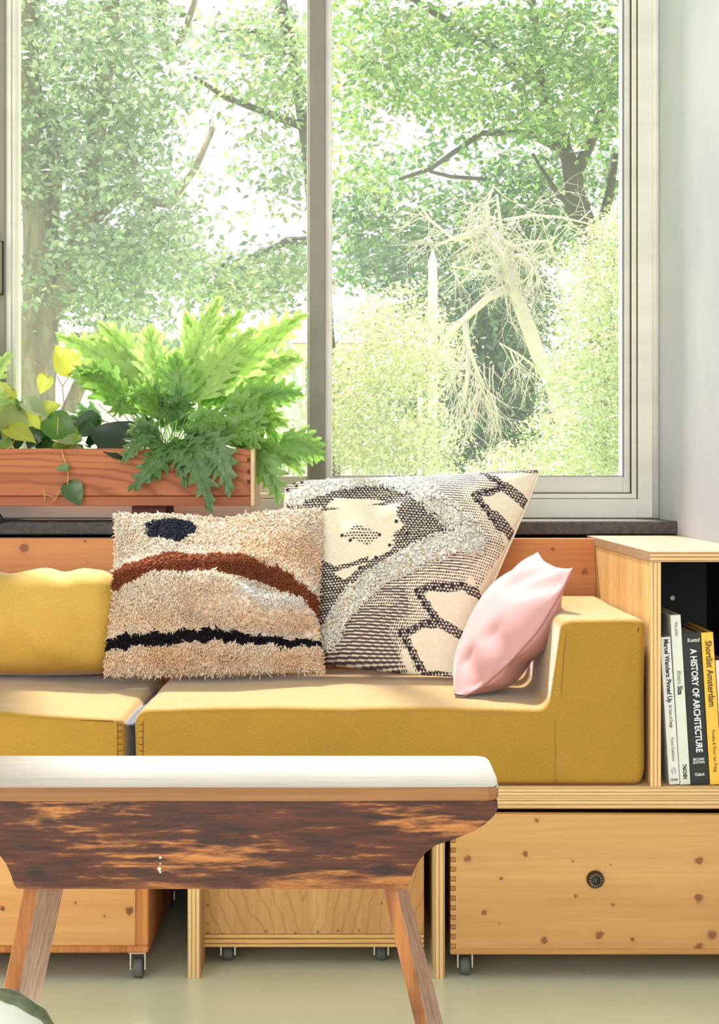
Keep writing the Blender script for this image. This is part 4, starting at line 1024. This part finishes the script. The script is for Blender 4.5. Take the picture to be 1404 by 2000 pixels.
# bare stems fanning from the crown
b = bmesh.new()
for px in (190, 205, 222, 240, 262):
    tube(b, [P(320, 885, 3.19), P((320+px)/2+8, 850, 3.18), P(px, 770+R.uniform(-20, 20), 3.18)], [.0012, .001, .0007], 5)
mk('stems', b, plain('tan_stem', (190, 160, 96), .7), fern, kind='stuff')

# second fern reaching in at the left edge
fern2 = thing('lobed_fern', 'bright fern frond tips entering at the far left edge', 'plant', P(-60, 885, 3.19))
for i, pts in enumerate(([(-60, 885, 3.19), (-70, 800, 3.19), (-30, 740, 3.2), (20, 690, 3.2)], [(-60, 885, 3.19), (-90, 820, 3.17), (-30, 760, 3.15), (30, 790, 3.14)], [(-60, 885, 3.19), (-100, 780, 3.19), (-60, 690, 3.2), (-10, 640, 3.2)], [(-60, 885, 3.19), (-60, 840, 3.17), (-20, 800, 3.15), (40, 820, 3.14)])):
    frond(fern2, pts, .034, .35, 8, (.1, -1, .3), BR, 60+i)

# ------------------------------------------------------------------ trailing vine plant
def heart_leaf(parent, base, dir_, nrm, size, tint, fold=.25, mat=None, name='leaf'):
    d = Vector(dir_).normalized(); s2 = d.cross(Vector(nrm)).normalized(); nr = s2.cross(d)
    prof = [(-.08, 0.0), (-.10, .22), (.05, .42), (.25, .48), (.5, .40), (.72, .26), (.88, .11), (1.0, 0.0)]
    V = []; C = []; Fc = []; c0 = np.array(lin(tint))*.62; rows = []
    for (a, wdt) in prof:
        cz = -.10*a*a
        r = []
        for k in (-1, -.5, 0, .5, 1):
            aa = a if not (a <= -.08 and k == 0) else .02
            V.append(Vector(base)+d*aa*size+s2*wdt*k*size*.95+nr*(abs(k)*wdt*fold+cz+.03*math.sin(a*8+k))*size); C.append(np.clip(c0*(1.1 if abs(k) > .1 else 1.25), 0, 1)); r.append(len(V)-1)
        rows.append(r)
    for i in range(len(rows)-1):
        for k in range(4): Fc.append((rows[i][k], rows[i][k+1], rows[i+1][k+1], rows[i+1][k]))
    me = mesh_np(name, np.array([list(x) for x in V]), np.array(Fc), np.array(C))
    return mk(name, me, mat or LEAF_BACKLIT, parent, smooth=True)
vine = thing('trailing_vine', 'green heart-leaved vine trailing over the left part of the planter', 'plant', P(110, 880, 3.17))
WAXY = leafmat('waxy_leaf', .35, None, .05, .3)
YG = (216, 226, 90); G1 = (96, 150, 50); G2 = (50, 92, 36); G3 = (30, 62, 40); G4 = (190, 206, 160)
LV = [ # base px,py,D, tip px,py,D, normal, tint
 ((262, 872, 3.12), (170, 838, 3.12), (0.1, -1, .5), G3, 1.0), ((95, 820, 3.13), (150, 862, 3.12), (0, -1, .6), G1, 1.0), ((150, 846, 3.13), (100, 872, 3.12), (0, -1, .8), (150, 190, 70), .8),
 ((15, 838, 3.11), (72, 862, 3.10), (0, -.6, 1), YG, .7), ((30, 800, 3.13), (8, 864, 3.11), (.7, -.8, .2), (178, 196, 120), .8), ((45, 785, 3.15), (95, 812, 3.15), (0, -.7, 1), G4, .9),
 ((10, 790, 3.16), (48, 800, 3.15), (0, -.8, .6), G1, .9), ((70, 840, 3.13), (55, 878, 3.12), (.3, -1, .2), G2, .9), ((40, 850, 3.13), (30, 880, 3.12), (-.3, -1, .2), G2, .9),
 ((100, 845, 3.14), (88, 880, 3.12), (.2, -1, .3), G2, .9), ((150, 862, 3.13), (135, 885, 3.11), (.2, -1, .3), YG, .8), ((118, 862, 3.13), (125, 885, 3.11), (-.3, -1, .2), (150, 196, 70), .8),
 ((112, 858, 3.12), (172, 866, 3.10), (0, -.4, 1), G4, .7), ((142, 876, 3.11), (164, 882, 3.10), (0, -.6, 1), (226, 232, 190), .8), ((20, 760, 3.17), (-20, 800, 3.16), (.2, -1, .5), YG, 1.), ((50, 800, 3.17), (75, 850, 3.16), (-.2, -1, .3), YG, .9),
 ((140, 725, 3.2), (108, 672, 3.2), (.2, -1, .1), (230, 232, 90), 1.), ((92, 735, 3.2), (78, 770, 3.2), (.1, -1, .1), YG, .7), ((0, 830, 3.14), (-18, 870, 3.12), (.1, -1, .4), G3, 1.), ((5, 860, 3.12), (18, 885, 3.1), (0, -1, .4), (140, 180, 80), .8),
 ((190, 820, 3.17), (140, 835, 3.16), (.1, -1, .5), G2, .8), ((225, 850, 3.15), (190, 882, 3.12), (.1, -1, .4), (70, 118, 46), .8), ((85, 800, 3.18), (120, 790, 3.18), (.1, -1, .5), YG, .8)]
for a, t_, nr, tn_, k in LV:
    A, T = P(*a), P(*t_); heart_leaf(vine, A, T-A, nr, (T-A).length*1.0, tn_, .22, WAXY)
for i in range(26):
    a = (R.uniform(-10, 215), R.uniform(835, 868), R.uniform(3.13, 3.2)); t_ = (a[0]+R.uniform(-28, 28), a[1]+R.uniform(4, 26), a[2]-.015)
    A, T = P(*a), P(*t_); heart_leaf(vine, A, T-A, (R.uniform(-.5, .5), -1, R.uniform(.1, .8)), (T-A).length*1.25, R.choice([G1, G2, G2, G3, (130, 170, 70)]), .25, WAXY)
b = bmesh.new()
tube(b, [P(125, 870, 3.13), P(122, 884, 3.09), P(126, 898, 3.085), P(133, 925, 3.085), P(132, 945, 3.083), P(115, 962, 3.085), P(103, 982, 3.085)], [.0014, .0013, .0012, .0012, .0012, .0012, .0016], 6)
tube(b, [P(118, 955, 3.085), P(104, 970, 3.085), P(84, 966, 3.085)], .0009, 5); tube(b, [P(84, 952, 3.085), P(88, 968, 3.085), P(88, 980, 3.085)], [.0008, .0011, .0013], 5)
tube(b, [P(112, 880, 3.13), P(112, 845, 3.12), P(114, 815, 3.12)], .001, 5); tube(b, [P(118, 880, 3.19), P(125, 790, 3.2), P(122, 755, 3.2), P(112, 735, 3.2)], .0012, 5); tube(b, [P(122, 755, 3.2), P(132, 740, 3.2), P(140, 728, 3.2)], .001, 5)
tube(b, [P(95, 740, 3.2), P(75, 712, 3.2), P(55, 700, 3.2)], .0008, 5)
tube(b, [P(-5, 872, 3.12), P(10, 880, 3.1), P(22, 872, 3.1), P(30, 855, 3.1)], .001, 5)
mk('vine_stem', b, plain('vine_stem', (206, 164, 112), .6), vine, smooth=True)
heart_leaf(vine, P(134, 945, 3.083), P(158, 988, 3.08)-P(134, 945, 3.083), (.3, -1, .1), .046, (96, 140, 84), .2, WAXY)
heart_leaf(vine, P(133, 914, 3.083), P(111, 914, 3.08)-P(133, 914, 3.083), (0, -.8, .7), .024, (150, 184, 130), .2, WAXY)
for px, tx in ((250, 300), (275, 245)):
    pass

# ------------------------------------------------------------------ outdoors
GROUND = -.45
GR = N('lawn'); _f = GR.noise(GR.mapping((1, 1, 1)), 2, 6); GR.base(GR.ramp(_f, [(.3, lin((120, 150, 80))), (.7, lin((180, 190, 140)))])); GR.rough(.9)
b = bmesh.new(); vsx = [b.verts.new(c) for c in ((-40, 3.6, GROUND), (40, 3.6, GROUND), (40, 90, GROUND), (-40, 90, GROUND))]; b.faces.new(vsx)
mk('ground', b, GR.m, base=(0, 20, GROUND), label='lawn and street outside the window', cat='ground', kind='structure')
BARK = N('bark'); _g = BARK.noise(BARK.mapping((14, 14, 2.2)), 1, 6, .7, .4); BARK.base(BARK.ramp(_g, [(.3, lin((108, 96, 74))), (.5, lin((150, 136, 110))), (.7, lin((184, 170, 142)))])); BARK.rough(.9); BARK.bump(_g, 1, .03); BARK = BARK.m
DBARK = plain('dark_bark', (92, 84, 70), .9, var=.3, vscale=8)
PALE = plain('bleached_wood', (202, 194, 180), .8, var=.15, vscale=20)
LEAFMAT = leafmat('tree_leaf', .38, None, .16, .38)
TEMPL = np.array([[0, 0, 0], [.42, .24, .05], [1, 0, -.06], [.42, -.24, .05]], float)
def leaves(cent, size, tint, droop=.5, up=.8, jit=.25):
    """cent (n,3), size (n,), tint (n,3)"""
    n = len(cent); a = NR.rand(n)*2*np.pi
    d = np.stack([np.cos(a), np.sin(a), -droop+NR.normal(size=n)*.45], 1); d /= np.linalg.norm(d, axis=1)[:, None]
    nr = np.stack([NR.normal(size=n)*.6, NR.normal(size=n)*.6-.45, np.full(n, up)+NR.normal(size=n)*.35], 1); s2 = np.cross(nr, d); s2 /= np.linalg.norm(s2, axis=1)[:, None]+1e-9; nr = np.cross(d, s2)
    V = cent[:, None, :]+size[:, None, None]*(TEMPL[None, :, 0:1]*d[:, None]+TEMPL[None, :, 1:2]*s2[:, None]*1.1+TEMPL[None, :, 2:3]*nr[:, None])
    Fc = np.arange(n*4).reshape(n, 4); C = np.repeat(np.clip(tint*(1+jit*NR.normal(size=(n, 1))), 0.01, .95), 4, axis=0)
    return V.reshape(-1, 3), Fc, C
def foliage(parent, blobs, D0, D1, leaf, per, tints, cl_r, seed, dens=1.0, droop=.5, up=.8, edge=.85):
    """blobs = [(px,py,rx,ry,density)] seen from the window; clusters of leaves fill them in depth"""
    rs_ = np.random.RandomState(seed); C = []; Dm = (D0+D1)/2; sc_ = F/Dm
    area_leaf = (leaf*sc_)**2*.25
    for (px, py, rx, ry, dn) in blobs:
        nleaf = math.pi*rx*ry*dn*dens/area_leaf; nc = max(3, int(nleaf/per))
        r = np.sqrt(rs_.rand(nc))*edge; th = rs_.rand(nc)*2*np.pi
        D = D0+(D1-D0)*rs_.rand(nc)
        x = (px+r*np.cos(th)*rx-VX)*D/F; z = H-(py+r*np.sin(th)*ry-VY)*D/F
        C.append(np.stack([x, D, z], 1))
    C = np.vstack(C); n = len(C)
    off = rs_.normal(size=(n, per, 3))*np.array([1, 1, .33])*cl_r*(.6+.8*rs_.rand(n, 1, 1)); off[:, :, 2] -= .35*np.abs(off[:, :, 0])
    pts = (C[:, None]+off).reshape(-1, 3)
    tc = np.array([srgb2lin(t) for t in tints]); ti = rs_.randint(0, len(tints), n)
    tint = np.repeat(tc[ti], per, axis=0); size = leaf*(.7+.6*rs_.rand(len(pts)))
    V, Fc, Cc = leaves(pts, size, tint*.76, droop, up)
    return mk('foliage', mesh_np('foliage', V, Fc, Cc), LEAFMAT, parent, kind='stuff')
def limbs(parent, lst, mat, name='branch', n=7):
    for pts, r0, r1 in lst:
        b = bmesh.new(); q = [P(*p) for p in pts]; k = len(q); tube(b, q, [r0+(r1-r0)*i/(k-1) for i in range(k)], n); mk(name, b, mat, parent, smooth=True)

# big tree, left pane
t1 = thing('broadleaf_tree', 'tall tree with thick pale trunk behind the left pane', 'tree', (P(70, 900, 14).x, 14, GROUND), 'trees outside the window')
def trunk(parent, pts, rad, mat, n=12, lump=.12):
    b = bmesh.new(); q = []
    for i in range(len(pts)-1):
        for k in range(4): q.append(P(*pts[i]).lerp(P(*pts[i+1]), k/4))
    q.append(P(*pts[-1])); r = np.interp(np.linspace(0, 1, len(q)), np.linspace(0, 1, len(rad)), rad)
    tube(b, q, [float(x)*(1+lump*math.sin(i*1.7)) for i, x in enumerate(r)], n)
    return mk('trunk', b, mat, parent, smooth=True)
g14 = VY+(H-GROUND)*F/14
trunk(t1, [(62, g14, 14), (65, 900, 14), (70, 700, 14), (85, 500, 14), (60, 300, 14), (50, 120, 14), (55, -60, 14)], [.22, .2, .17, .15, .13, .11, .09], BARK)
limbs(t1, [([(80, 640, 14), (140, 540, 13.9), (165, 420, 13.9), (190, 250, 14), (215, 60, 14), (220, -60, 14)], .11, .06), ([(100, 880, 14.1), (170, 720, 14.1), (215, 620, 14.2)], .07, .05),
           ([(90, 520, 14), (110, 350, 14), (95, 200, 14)], .07, .04), ([(160, 450, 14), (240, 380, 14.2), (330, 400, 14.4), (380, 330, 14.6), (415, 250, 14.8)], .05, .03),
           ([(180, 300, 14), (240, 230, 14), (262, 330, 14)], .04, .02), ([(320, 100, 15), (310, 40, 15), (320, -40, 15)], .05, .06), ([(345, 95, 15), (365, 50, 15), (380, 0, 15)], .03, .03), ([(300, 430, 14.5), (255, 350, 14.5), (230, 300, 14.5)], .04, .03)], BARK)
T1C = [(168, 196, 140), (150, 184, 124), (186, 210, 150), (136, 170, 112), (196, 214, 160)]
foliage(t1, [(110, 70, 130, 100, 4), (260, 50, 120, 90, 4), (60, 250, 70, 110, 3), (190, 220, 130, 100, 4.5), (320, 190, 70, 70, 2.5), (130, 360, 110, 90, 3.5), (270, 330, 100, 70, 3.5), (180, 500, 110, 90, 4), (70, 560, 60, 70, 2.5),
             (290, 480, 110, 80, 5), (230, 600, 120, 60, 4), (-120, 100, 120, 130, 3.5), (-150, 350, 130, 130, 3.5), (-100, 560, 110, 90, 3.5), (-380, 250, 160, 200, 3), (60, -120, 170, 100, 3), (280, -120, 120, 100, 3), (330, 420, 60, 50, 3)], 12.8, 15.2, .075, 14, T1C, .14, 3)
t1b = thing('broadleaf_tree', 'leafy tree with low arching boughs left of the centre post', 'tree', (P(520, 900, 16).x, 16, GROUND), 'trees outside the window')
g16 = VY+(H-GROUND)*F/16
trunk(t1b, [(650, g16, 16.4), (640, 800, 16.4), (625, 500, 16.4), (600, 250, 16.4), (560, 60, 16.4), (540, -60, 16.4)], [.14, .12, .1, .08, .06, .05], DBARK)
limbs(t1b, [([(622, 470, 16.4), (560, 470, 16.2), (500, 500, 16), (430, 520, 15.8)], .05, .02), ([(600, 250, 16.4), (520, 220, 16.2), (440, 190, 16), (380, 150, 16)], .045, .02), ([(575, 120, 16.4), (500, 60, 16), (420, 60, 16)], .04, .015)], DBARK)
foliage(t1b, [(500, 60, 110, 75, 3), (570, 150, 60, 90, 4), (470, 175, 70, 35, 1.6), (400, 120, 50, 60, 1.3), (560, 330, 50, 60, 3.2), (520, 250, 50, 30, 2.6), (470, 330, 30, 20, .9), (400, 530, 110, 60, 4.5), (500, 540, 110, 60, 5), (570, 500, 60, 50, 4), (520, 400, 30, 10, .6), (415, 380, 25, 60, 1.5)],
        15, 17, .085, 12, [(140, 176, 106), (160, 192, 112), (120, 156, 92), (182, 204, 120)], .16, 5)
# tree, right pane
t2 = thing('broadleaf_tree', 'broad green tree filling the upper right pane', 'tree', (P(1140, 900, 20).x, 20, GROUND), 'trees outside the window')
g20 = VY+(H-GROUND)*F/20
trunk(t2, [(1190, g20, 20), (1180, 700, 20), (1165, 480, 20), (1125, 400, 20), (1118, 330, 20), (1090, 260, 20), (1060, 180, 20), (1040, 0, 20)], [.20, .18, .15, .13, .11, .08, .05, .04], DBARK)
limbs(t2, [([(1120, 350, 20), (1160, 260, 20), (1190, 180, 20), (1210, 60, 20)], .08, .04), ([(1165, 470, 20), (1190, 380, 20), (1200, 300, 20)], .07, .05), ([(1110, 300, 20), (1030, 260, 19.6), (940, 260, 19.4), (840, 330, 19.2), (780, 350, 19)], .05, .02), ([(1060, 180, 20), (960, 90, 19.6), (840, 20, 19.2), (780, -20, 19)], .05, .03), ([(1140, 420, 20), (1090, 380, 20), (1040, 300, 20)], .05, .02), ([(950, 350, 19.5), (880, 345, 19.4), (840, 335, 19.2)], .025, .02)], DBARK)
T2C = [(160, 204, 88), (186, 220, 104), (130, 184, 76), (108, 162, 70), (206, 226, 126)]
T2D = [(92, 140, 64), (112, 160, 70), (78, 124, 58), (140, 180, 80)]
foliage(t2, [(710, 60, 100, 80, 3.2), (850, 50, 100, 70, 3.6), (980, 80, 110, 90, 4), (1110, 80, 110, 100, 4), (1190, 180, 60, 100, 4), (690, 180, 70, 80, 2.6), (800, 150, 90, 70, 3), (900, 190, 90, 60, 3), (1030, 210, 90, 70, 3.4), (1340, 120, 120, 130, 3.5), (1350, 330, 120, 120, 3.5), (1560, 200, 150, 180, 3), (760, -110, 150, 90, 3), (1000, -120, 150, 90, 3), (1220, -90, 140, 100, 3), (690, 300, 60, 70, 2.8), (900, 270, 70, 30, 2), (1120, 220, 70, 60, 3)],
        18.5, 20.5, .10, 12, T2C, .2, 8)
foliage(t2, [(700, 410, 75, 70, 4.5), (790, 340, 70, 60, 2.4), (780, 450, 90, 60, 5), (890, 400, 80, 50, 3.6), (990, 350, 90, 60, 3.6), (1070, 330, 70, 60, 4), (700, 510, 50, 45, 4.5), (1060, 440, 90, 70, 5), (960, 450, 90, 60, 4.5), (1180, 330, 50, 60, 4), (860, 500, 90, 60, 4.5)],
        20.5, 22.5, .11, 12, T2D, .2, 9)
# dark shrubs in the middle
t3 = thing('dark_shrub', 'dark green shrub behind the bare branches', 'shrub', (P(900, 900, 18).x, 18, GROUND), 'shrubs outside the window')
foliage(t3, [(880, 620, 110, 90, 6), (1000, 600, 90, 100, 6), (860, 760, 100, 110, 5.5), (980, 760, 110, 120, 5.5), (880, 890, 110, 80, 5), (1040, 860, 90, 90, 5), (760, 520, 60, 60, 4)], 17, 19.5, .085, 12, [(70, 120, 52), (92, 144, 60), (112, 160, 70), (60, 104, 48)], .16, 12)
limbs(t3, [([(900, g20, 18), (895, 900, 18), (880, 700, 18), (900, 560, 18)], .06, .03)], DBARK, 'stem')
t4 = thing('pale_shrub', 'pale yellow-green shrub right of the centre post', 'shrub', (P(730, 900, 13).x, 13, GROUND), 'shrubs outside the window')
foliage(t4, [(730, 620, 55, 60, 4), (800, 600, 50, 70, 2.2), (700, 720, 60, 70, 5), (770, 720, 70, 80, 4.5), (690, 840, 60, 80, 5), (760, 860, 60, 80, 4.5), (810, 660, 40, 60, 2), (650, 780, 40, 120, 5), (845, 860, 50, 90, 4), (850, 690, 45, 90, 4)], 12, 14, .035, 16, [(196, 210, 120), (216, 220, 140), (170, 192, 108), (226, 226, 160)], .1, 14, .8)
limbs(t4, [([(730, 1200, 13), (735, 900, 13), (745, 700, 13), (735, 600, 13)], .03, .012), ([(700, 1200, 13), (690, 900, 13), (680, 760, 13)], .025, .01)], PALE, 'stem')
t5 = thing('pale_bush', 'large pale feathery bush at the right edge of the window', 'shrub', (P(1180, 900, 8).x, 8, GROUND), 'shrubs outside the window')
foliage(t5, [(1215, 450, 60, 55, 5), (1170, 500, 55, 60, 5.5), (1210, 600, 80, 90, 5.5), (1140, 600, 50, 70, 5), (1190, 740, 90, 100, 5.5), (1115, 720, 50, 70, 4), (1180, 880, 100, 90, 5.5), (1090, 840, 70, 60, 4.5), (1020, 900, 80, 50, 4.5), (930, 925, 80, 25, 4), (1120, 920, 90, 50, 4), (850, 940, 60, 20, 3), (1370, 560, 110, 130, 4.5), (1400, 800, 130, 150, 4.5), (1600, 720, 130, 180, 3.5)], 7.2, 9, .020, 18, [(200, 216, 140), (222, 230, 164), (176, 200, 120), (190, 206, 130), (150, 180, 100)], .055, 16, .75)
limbs(t5, [([(1190, 1300, 8), (1180, 900, 8), (1185, 700, 8), (1200, 480, 8)], .02, .008)], DBARK, 'stem')
# bleached dead tree
dt = thing('dead_tree', 'bleached leafless tree with tangled twigs in front of the shrubs', 'tree', (P(1100, 900, 10).x, 10, GROUND))
DD_ = 10.0
def twig_tree(bm, p, d, L, r, depth, rg, down):
    pts = [p.copy()]; n = 4; q = p.copy(); dd2 = d.copy()
    for i in range(n):
        dd2 = (dd2+Vector((rg.uniform(-.35, .35), rg.uniform(-.25, .25), rg.uniform(-.3, .3)-down*.12))).normalized(); q = q+dd2*L/n; pts.append(q.copy())
    tube(bm, pts, [r*(1-.7*i/n) for i in range(n+1)], 4, caps=False)
    if depth > 0:
        for k in range(rg.choice((2, 3, 3))):
            i = rg.randint(1, n); a = rg.uniform(-1.1, 1.1); nd = (dd2+Vector((a, rg.uniform(-.4, .4), rg.uniform(-.7, .5)-down*.3))).normalized()
            twig_tree(bm, pts[i], nd, L*rg.uniform(.55, .85), r*.6, depth-1, rg, down)
limbs(dt, [([(1140, 1330, DD_), (1125, 900, DD_), (1085, 765, DD_), (1050, 690, DD_), (1020, 610, DD_), (1000, 560, DD_), (985, 500, DD_), (955, 455, DD_)], .060, .030)], PALE, 'trunk', 10)
dl = [([(1000, 560, DD_), (955, 580, 9.95), (905, 625, 9.9), (870, 660, 9.9)], .030, .014), ([(905, 622, 9.9), (915, 680, 9.9), (930, 720, 9.9), (945, 760, 9.9)], .020, .010), ([(915, 680, 9.9), (912, 750, 9.9), (905, 790, 9.9)], .016, .007),
      ([(985, 500, DD_), (1020, 500, 9.95), (1040, 520, 9.9), (1035, 560, 9.9)], .018, .006), ([(975, 480, DD_), (950, 440, 9.95), (900, 460, 9.9), (850, 480, 9.9)], .018, .006), ([(955, 455, DD_), (985, 475, 10), (1020, 490, 10), (1030, 530, 10)], .02, .012),
      ([(955, 455, DD_), (950, 400, 10), (965, 360, 10)], .016, .006), ([(985, 490, DD_), (1030, 475, 10), (1070, 470, 10), (1075, 490, 10)], .012, .004), ([(950, 450, 10), (890, 470, 10), (840, 430, 10), (820, 400, 10)], .014, .005), ([(980, 470, 10), (975, 420, 10), (970, 380, 10)], .014, .007),
      ([(1000, 540, DD_), (940, 530, 9.95), (880, 520, 9.9)], .014, .005), ([(1050, 720, DD_), (1010, 690, 9.9), (975, 670, 9.9)], .008, .004), ([(985, 430, 10), (1040, 420, 10), (1100, 425, 10), (1160, 440, 10)], .010, .004)]
limbs(dt, dl, PALE, 'branch', 7)
b = bmesh.new(); rg = random.Random(21)
for pts, r0, r1 in dl:
    q = [P(*p) for p in pts]
    for i in range(len(q)-1):
        for k in range(4):
            p = q[i].lerp(q[i+1], rg.random()); dirr = Vector((rg.uniform(-1, .8), rg.uniform(-.4, .4), rg.uniform(-1, .5))).normalized(); low_ = p.z < P(0, 600, 10).z
            twig_tree(b, p, Vector((rg.uniform(-.6, .6), 0, -1)).normalized() if low_ and rg.random() < .75 else dirr, rg.uniform(.16, .30), .0050, 2, rg, 1 if low_ else .2)
for i in range(12):
    p = P(930+rg.uniform(-20, 40), 760+rg.uniform(-60, 20), 9.9); twig_tree(b, p, Vector((rg.uniform(-.9, .9), 0, -1)).normalized(), rg.uniform(.2, .34), .0055, 2, rg, .8)
mk('twigs', b, PALE, dt, kind='stuff')

# white disk and bar, then street things
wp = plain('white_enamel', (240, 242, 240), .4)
disk = thing('white_disk', 'flat white disk on a thin pole above the pale shrub', 'disk', (P(820, 900, 16).x, 16, GROUND))  # plain white disk on a pole
b = bmesh.new(); tube(b, [(P(820, 0, 16).x, 16, GROUND), (P(820, 0, 16).x, 16, P(0, 640, 16).z)], .025, 10); mk('pole', b, wp, disk, smooth=True)
b = bmesh.new(); lathe(b, [(.02, -.05), (.10, -.03), (.11, 0), (.06, .02), (.01, .03)], P(810, 632, 15.95), 'z', 24); mk('disk_top', b, wp, disk, smooth=True)
b = bmesh.new(); x_ = P(845, 0, 15).x; tube(b, [(x_, 15, GROUND), (x_, 15, P(0, 595, 15).z), (x_, 15, P(0, 510, 15).z), (x_, 15, P(0, 490, 15).z)], [.04, .045, .04, .008], 10)  # solid white bar stands in for a tube-light reflection in the window
mk('reflection_bar', b, wp, base=(x_, 15, GROUND), smooth=True, label='slim white bar with pointed tip, in place of a tube-light reflection', cat='bar')
# white van behind the fern
vx0, vx1 = -3.3, -.55; VD = 19.5
van = thing('white_van', 'white van parked behind the fern', 'van', (-2, VD+1, GROUND))
b = bmesh.new(); prism(b, [(vx0, GROUND+.35), (vx0, 2.2), (vx0+.15, 2.42), (vx1-.5, 2.48), (vx1-.2, 2.38), (vx1, 1.4), (vx1, GROUND+.35)], VD, VD+1.9, 'y'); bmesh.ops.bevel(b, geom=b.edges[:], offset=.05, segments=2, affect='EDGES'); mk('body', b, wp, van)
b = bmesh.new(); box(b, -1.9, -.9, VD-.01, VD+.03, 1.75, 2.3, .01); box(b, -3.1, -2.0, VD-.01, VD+.03, 1.75, 2.3, .01); mk('window', b, plain('tinted_glass', (120, 160, 160), .1), van)
for x in (-2.8, -1.1):
    b = bmesh.new(); lathe(b, [(.15, -.1), (.35, -.09), (.36, .09), (.15, .1)], (x, VD+.08, GROUND+.36), 'y', 24); mk('wheel', b, RUBBER, van)
# far house with red roof
hs = thing('brick_house', 'distant house with red roof edge, seen beside the centre post', 'building', (P(660, 900, 45).x, 45, GROUND))
hx0, hx1 = P(560, 0, 45).x, P(740, 0, 45).x; hz = P(0, 672, 45).z
b = nb(hx0, hx1, 45, 52, GROUND, hz); mk('wall', b, plain('pale_render', (232, 222, 208), .8), hs)
b = bmesh.new(); prism(b, [(44.6, hz), (52.4, hz), (48.5, hz+.1+.15)], hx0-.3, hx1+.3, 'x'); mk('roof', b, plain('red_tiles', (190, 120, 92), .8), hs)
for k in range(3):
    x = hx0+.5+k*.8; mk('window', nb(x, x+.4, 44.95, 45.02, hz-1.3, hz-.5), plain('window_glass_far', (120, 130, 140), .2), hs)
